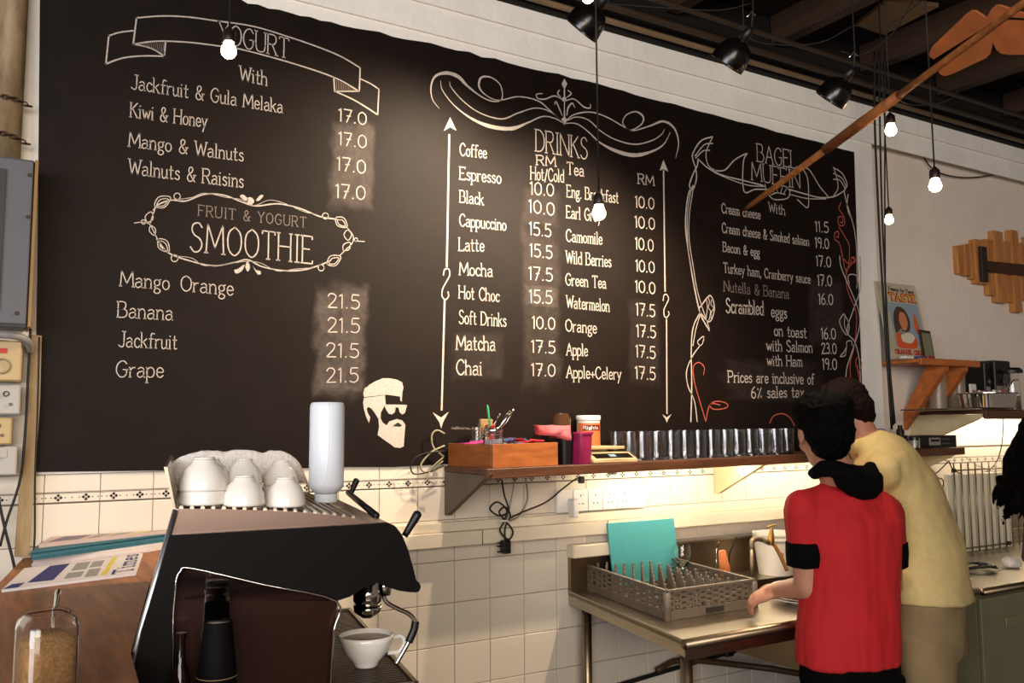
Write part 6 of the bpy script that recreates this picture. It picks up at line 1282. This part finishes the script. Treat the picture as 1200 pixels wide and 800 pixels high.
# hair
bm = B()
for off, r in (((0, -.020, .045), (.088, .104, .086)), ((0, -.055, .0), (.080, .066, .082)), ((-.0, -.05, -.045), (.062, .050, .050)), ((0, .05, .085), (.074, .062, .040)), ((.04, -.02, .08), (.055, .075, .05)), ((-.04, .0, .08), (.052, .075, .05))): ell(bm, HD+HR @ V(off), r, HR, 20, 12)
for k in range(70):
    a_ = random.uniform(0, 2*PI); el = random.uniform(.15, 1.4); dd = V((math.cos(a_)*math.cos(el), math.sin(a_)*math.cos(el), math.sin(el))); b_ = HD+HR @ (V((0, -.02, .045))+V((dd.x*.08, dd.y*.096, dd.z*.08)))
    tube(bm, [b_, b_+HR @ (dd*.02+V((random.uniform(-.015, .015), .01, -.004)))], [.009, .004], 6)
remesh('hair', bm, .0045, hair_blk, man, 1, rdisp(.004, 70))
# shirt
def fold1(p):
    q = p-C1; return .009*noise.noise(V((q.x*13+q.z*2, q.y*13, q.z*2.6)))+.0035*noise.noise(V((q.x*40, q.y*40, q.z*9)))
bm = B()
loft(bm, [(r1(-.022, -.005, .85), .176, .126), (r1(-.02, -.005, .93), .172, .126), (r1(-.008, -.005, 1.08), .162, .122), (r1(0, -.01, 1.20), .165, .120), (r1(0, -.012, 1.29), .185, .112), (r1(0, -.01, 1.345), .178, .088), (r1(0, -.005, 1.395), .112, .075), (r1(0, 0, 1.42), .072, .066)], R1, 32)
sle = {}
for nm, S_, E_ in (('l', SL, EL), ('r', SR, ER)):
    d_ = (E_-S_); e1 = S_+d_*.45; capsule(bm, S_, .060, S_+d_*.25, .062); capsule(bm, r1(0, -.01, 1.39)*.7+S_*.3, .048, S_+V((0, 0, .006)), .054); tube(bm, [S_, S_+d_*.2, e1], [.064, .063, .061], 20); sle[nm] = (S_+d_*.40, S_+d_*.72)
remesh('shirt', bm, .007, red_cloth, man, 8, fold1)
for nm in ('l', 'r'):
    a, b = sle[nm]; bm = B(); tube(bm, [a, a*.5+b*.5, b], [.0635, .064, .063], 20); remesh('sleeve_band', bm, .006, black_cloth, man, 1, rdisp(.003, 25))
# hood
bm = B()
tube(bm, [atd(953, 556, 2.83), atd(962, 549, 2.79), atd(978, 549, 2.76), atd(998, 556, 2.75), atd(1018, 556, 2.80), atd(1020, 548, 2.88)], [.018, .024, .028, .034, .030, .022], 14, True)
for a_, b_, rr_ in (((990, 560, 2.76), (1022, 562, 2.76), .036), ((1000, 568, 2.76), (1024, 568, 2.76), .036), ((1010, 573, 2.77), (1020, 573, 2.77), .034)): capsule(bm, atd(*a_), rr_, atd(*b_), rr_*.9)
remesh('hood', bm, .006, black_cloth, man, 3, rdisp(.006, 28))
# trousers
bm = B(); loft(bm, [(r1(-.015, 0, .90), .162, .114), (r1(-.015, 0, .80), .170, .124), (r1(-.01, 0, .74), .165, .120)], R1)
for sx in (-1, 1): tube(bm, [r1(sx*.08, 0, .80), r1(sx*.088, .012, .5), r1(sx*.09, -.005, .14)], [.090, .072, .058], 18)
remesh('trousers', bm, .008, black_cloth, man, 2, rdisp(.004, 14))
for sx in (-1, 1):
    bm = B(); capsule(bm, r1(sx*.09, -.03, .105), .045, r1(sx*.09, .13, .098), .038); remesh('shoe', bm, .007, blackplast, man, 1)
# ---------------------------------------------------------------- man in the pale yellow shirt, bending left
R2 = frame(-30); B2 = V((2.985, -1.0, 0))
def w2(px, py, d): return atd(px, py, d)
man2 = thing('person', (B2.x, B2.y, .06), 'man in a pale yellow T-shirt and khaki trousers bending behind the red shirt', 'person')
hip = w2(1086, 700, 3.02); wst = w2(1082, 640, 3.10); cst = w2(1054, 570, 3.19); shl = w2(1030, 530, 3.18); nck = w2(1010, 512, 3.18); HD2 = w2(988, 485, 3.20)
HR2 = frame(-40) @ Matrix.Rotation(-.55, 3, 'X')
up2 = (cst-wst).normalized(); 
def tilt(u, az):
    f = frame(az).col[1]; u = u.normalized(); r = f.cross(u).normalized(); ff = u.cross(r); return Matrix((r, ff, u)).transposed()
Rt = [tilt(V((0, 0, 1)), -30), tilt(V((-.1, .02, 1)), -30), tilt(shl-cst, -30)]
def loft2(bm, rings, n=28):
    rows = []
    for c, a, b, R in rings: rows.append([bm.verts.new(V(c)+R @ V((a*math.cos(2*PI*k/n), b*math.sin(2*PI*k/n), 0))) for k in range(n)])
    for A_, C_ in zip(rows, rows[1:]):
        for k in range(n): bm.faces.new([A_[k], A_[(k+1) % n], C_[(k+1) % n], C_[k]])
    bm.faces.new(rows[0][::-1]); bm.faces.new(rows[-1]); return bm
SL2 = w2(1003, 545, 3.25); SR2 = w2(1064, 546, 3.12)
Rc = tilt(shl-wst, -30)
SL2 = shl+Rc @ V((-.155, 0, -.06)); SR2 = shl+Rc @ V((.15, 0, -.06))
EL2 = atd(985, 615, 3.28); WL2 = atd(1000, 655, 3.42); ER2 = atd(1040, 625, 3.22); WR2 = atd(1030, 655, 3.40)
bm = B(); head(bm, HD2, HR2); capsule(bm, nck, .060, HD2-HR2 @ V((0, .02, .05)), .055)
loft2(bm, [(hip+V((0, 0, -.06)), .155, .11, Rt[0]), (hip, .158, .11, Rt[0]), (wst, .138, .10, Rt[1]), (cst, .158, .105, Rc), (shl-up2*.02, .15, .09, Rc), (nck, .06, .055, Rc)])
for S_, E_, W_2 in ((SL2, EL2, WL2), (SR2, ER2, WR2)): capsule(bm, S_, .052, E_, .041); capsule(bm, E_, .040, W_2, .026)
hand(bm, WL2, (0, .9, -.4), (0, .3, 1), .95, .7, 1); hand(bm, WR2, (0, .9, -.3), (0, .3, 1), .95, .7, -1)
def r2(x, y, z): return V((hip.x, hip.y, 0))+R2 @ V((x, y, z))
for sx in (-1, 1): capsule(bm, r2(sx*.080, 0, hip.z-.06), .070, r2(sx*.1, .01, .50), .052); capsule(bm, r2(sx*.1, .01, .50), .056, r2(sx*.1, -.02, .13), .04); capsule(bm, r2(sx*.1, -.03, .10), .038, r2(sx*.1, .12, .085), .028)
remesh('body', bm, .0068, skin2, man2, 3); eyes(man2, HD2, HR2)
bm = B()
for off, r in (((0, -.018, .045), (.085, .100, .080)), ((0, -.055, .0), (.077, .058, .07)), ((0, -.05, -.04), (.056, .046, .042)), ((0, .05, .085), (.068, .052, .032))): ell(bm, HD2+HR2 @ V(off), r, HR2, 20, 12)
remesh('hair', bm, .005, hair_brn, man2, 1, rdisp(.005, 60))
def fold2(p): return .007*noise.noise(V((p.x*9, p.y*9, p.z*7)))+.003*noise.noise(p*26)
bm = B()
loft2(bm, [(w2(1088, 701, 3.02), .186, .142, Rt[0]), (hip+V((0, 0, .05)), .186, .138, Rt[0]), (wst, .176, .135, Rt[1]), (cst, .186, .132, Rc), (shl-up2*.03, .188, .115, Rc), (shl+up2*.02, .14, .09, Rc), (nck-up2*.0, .075, .07, Rc)])
for S_, E_ in ((SL2, EL2), (SR2, ER2)): d_ = E_-S_; capsule(bm, S_, .064, S_+d_*.3, .064); tube(bm, [S_, S_+d_*.35, S_+d_*.75], [.064, .064, .064], 20)
remesh('shirt', bm, .0075, yellow_cloth, man2, 10, fold2)
bm = B(); loft(bm, [(r2(0, 0, hip.z+.03), .160, .118), (r2(0, 0, hip.z-.10), .165, .125), (r2(0, 0, hip.z-.18), .16, .12)], R2)
for sx in (-1, 1): tube(bm, [r2(sx*.082, 0, hip.z-.12), r2(sx*.095, .012, .5), r2(sx*.1, -.01, .14)], [.094, .080, .066], 18)
remesh('trousers', bm, .008, khaki, man2, 2, rdisp(.007, 12))
a_ = w2(1100, 735, 3.07)
for sx in (-1, 1):
    bm = B(); capsule(bm, r2(sx*.1, -.03, .105), .045, r2(sx*.1, .13, .098), .038); remesh('shoe', bm, .008, blackplast, man2, 1)
# ---------------------------------------------------------------- woman at the right edge
CW = atd(1274, 720, 2.25); R3 = frame(120)
def r3(x, y, z): return V((CW.x, CW.y, 0))+R3 @ V((x, y, z))
wom = thing('person', (CW.x, CW.y, .06), 'long-haired woman in a mauve top and white trousers at the right edge', 'person')
HD3 = V((CW.x, CW.y, 1.575)); HR3 = frame(120)
bm = B(); head(bm, HD3, HR3, .95); capsule(bm, r3(0, 0, 1.38), .05, HD3-V((0, 0, .06)), .048)
loft(bm, [(r3(0, 0, .84), .150, .105), (r3(0, 0, .93), .155, .11), (r3(0, 0, 1.07), .118, .085), (r3(0, 0, 1.22), .135, .095), (r3(0, 0, 1.32), .145, .085), (r3(0, 0, 1.40), .06, .055)], R3)
for sx in (-1, 1):
    S_ = r3(sx*.155, 0, 1.335); E_ = r3(sx*.17, .07, 1.10); W_2 = r3(sx*.12, .20, 1.02); capsule(bm, S_, .045, E_, .035); capsule(bm, E_, .034, W_2, .023); hand(bm, W_2, R3 @ V((-sx*.5, .8, -.1)), (0, 0, 1), .88, .6, -sx)
    capsule(bm, r3(sx*.08, 0, .86), .085, r3(sx*.085, .01, .48), .055); capsule(bm, r3(sx*.085, .01, .48), .052, r3(sx*.085, -.01, .13), .036); capsule(bm, r3(sx*.085, -.03, .10), .034, r3(sx*.085, .10, .085), .026)
remesh('body', bm, .0068, skin, wom, 3); eyes(wom, HD3, HR3, .95)
bm = B(); loft(bm, [(r3(0, 0, 1.10), .128, .093), (r3(0, 0, 1.22), .143, .102), (r3(0, 0, 1.32), .155, .092), (r3(0, 0, 1.38), .10, .07)], R3)
for sx in (-1, 1): tube(bm, [r3(sx*.14, 0, 1.345), r3(sx*.172, 0, 1.22)], [.055, .052], 16)
remesh('top', bm, .008, purple_cloth, wom, 2, rdisp(.004, 20))
bm = B(); loft(bm, [(r3(0, 0, 1.035), .130, .10), (r3(0, 0, .95), .160, .120), (r3(0, 0, .85), .168, .125), (r3(0, 0, .78), .165, .122)], R3)
for sx in (-1, 1): tube(bm, [r3(sx*.082, 0, .82), r3(sx*.09, .01, .5), r3(sx*.095, -.01, .12)], [.096, .092, .09], 18)
remesh('trousers', bm, .008, white_cloth, wom, 2, rdisp(.006, 14))
for sx in (-1, 1):
    bm = B(); capsule(bm, r3(sx*.085, -.03, .10), .04, r3(sx*.085, .11, .093), .034); remesh('shoe', bm, .008, blackplast, wom, 1)
bm = B()
ell(bm, HD3+HR3 @ V((0, -.02, .035)), (.085, .10, .085), HR3, 20, 12); ell(bm, HD3+HR3 @ V((0, -.06, -.05)), (.085, .055, .10), HR3, 20, 12)
for k in range(60):
    a_ = random.uniform(-1, 1); st_ = HD3+HR3 @ V((a_*.075, -.055-.03*(1-a_*a_), random.uniform(-.03, .06))); pts = [st_]; out = a_*.12-.05
    for j in range(1, 8): pts.append(st_+R3 @ V((out*j/7+.012*math.sin(j*1.7+k), -.03*j/7+.012*math.cos(j*1.3+k*2), -.033*j*random.uniform(.85, 1.1))))
    tube(bm, pts, [.012, .014, .014, .013, .012, .010, .007, .003], 6, True, 3)
remesh('hair', bm, .006, hair_blk, wom, 0, rdisp(.004, 50))
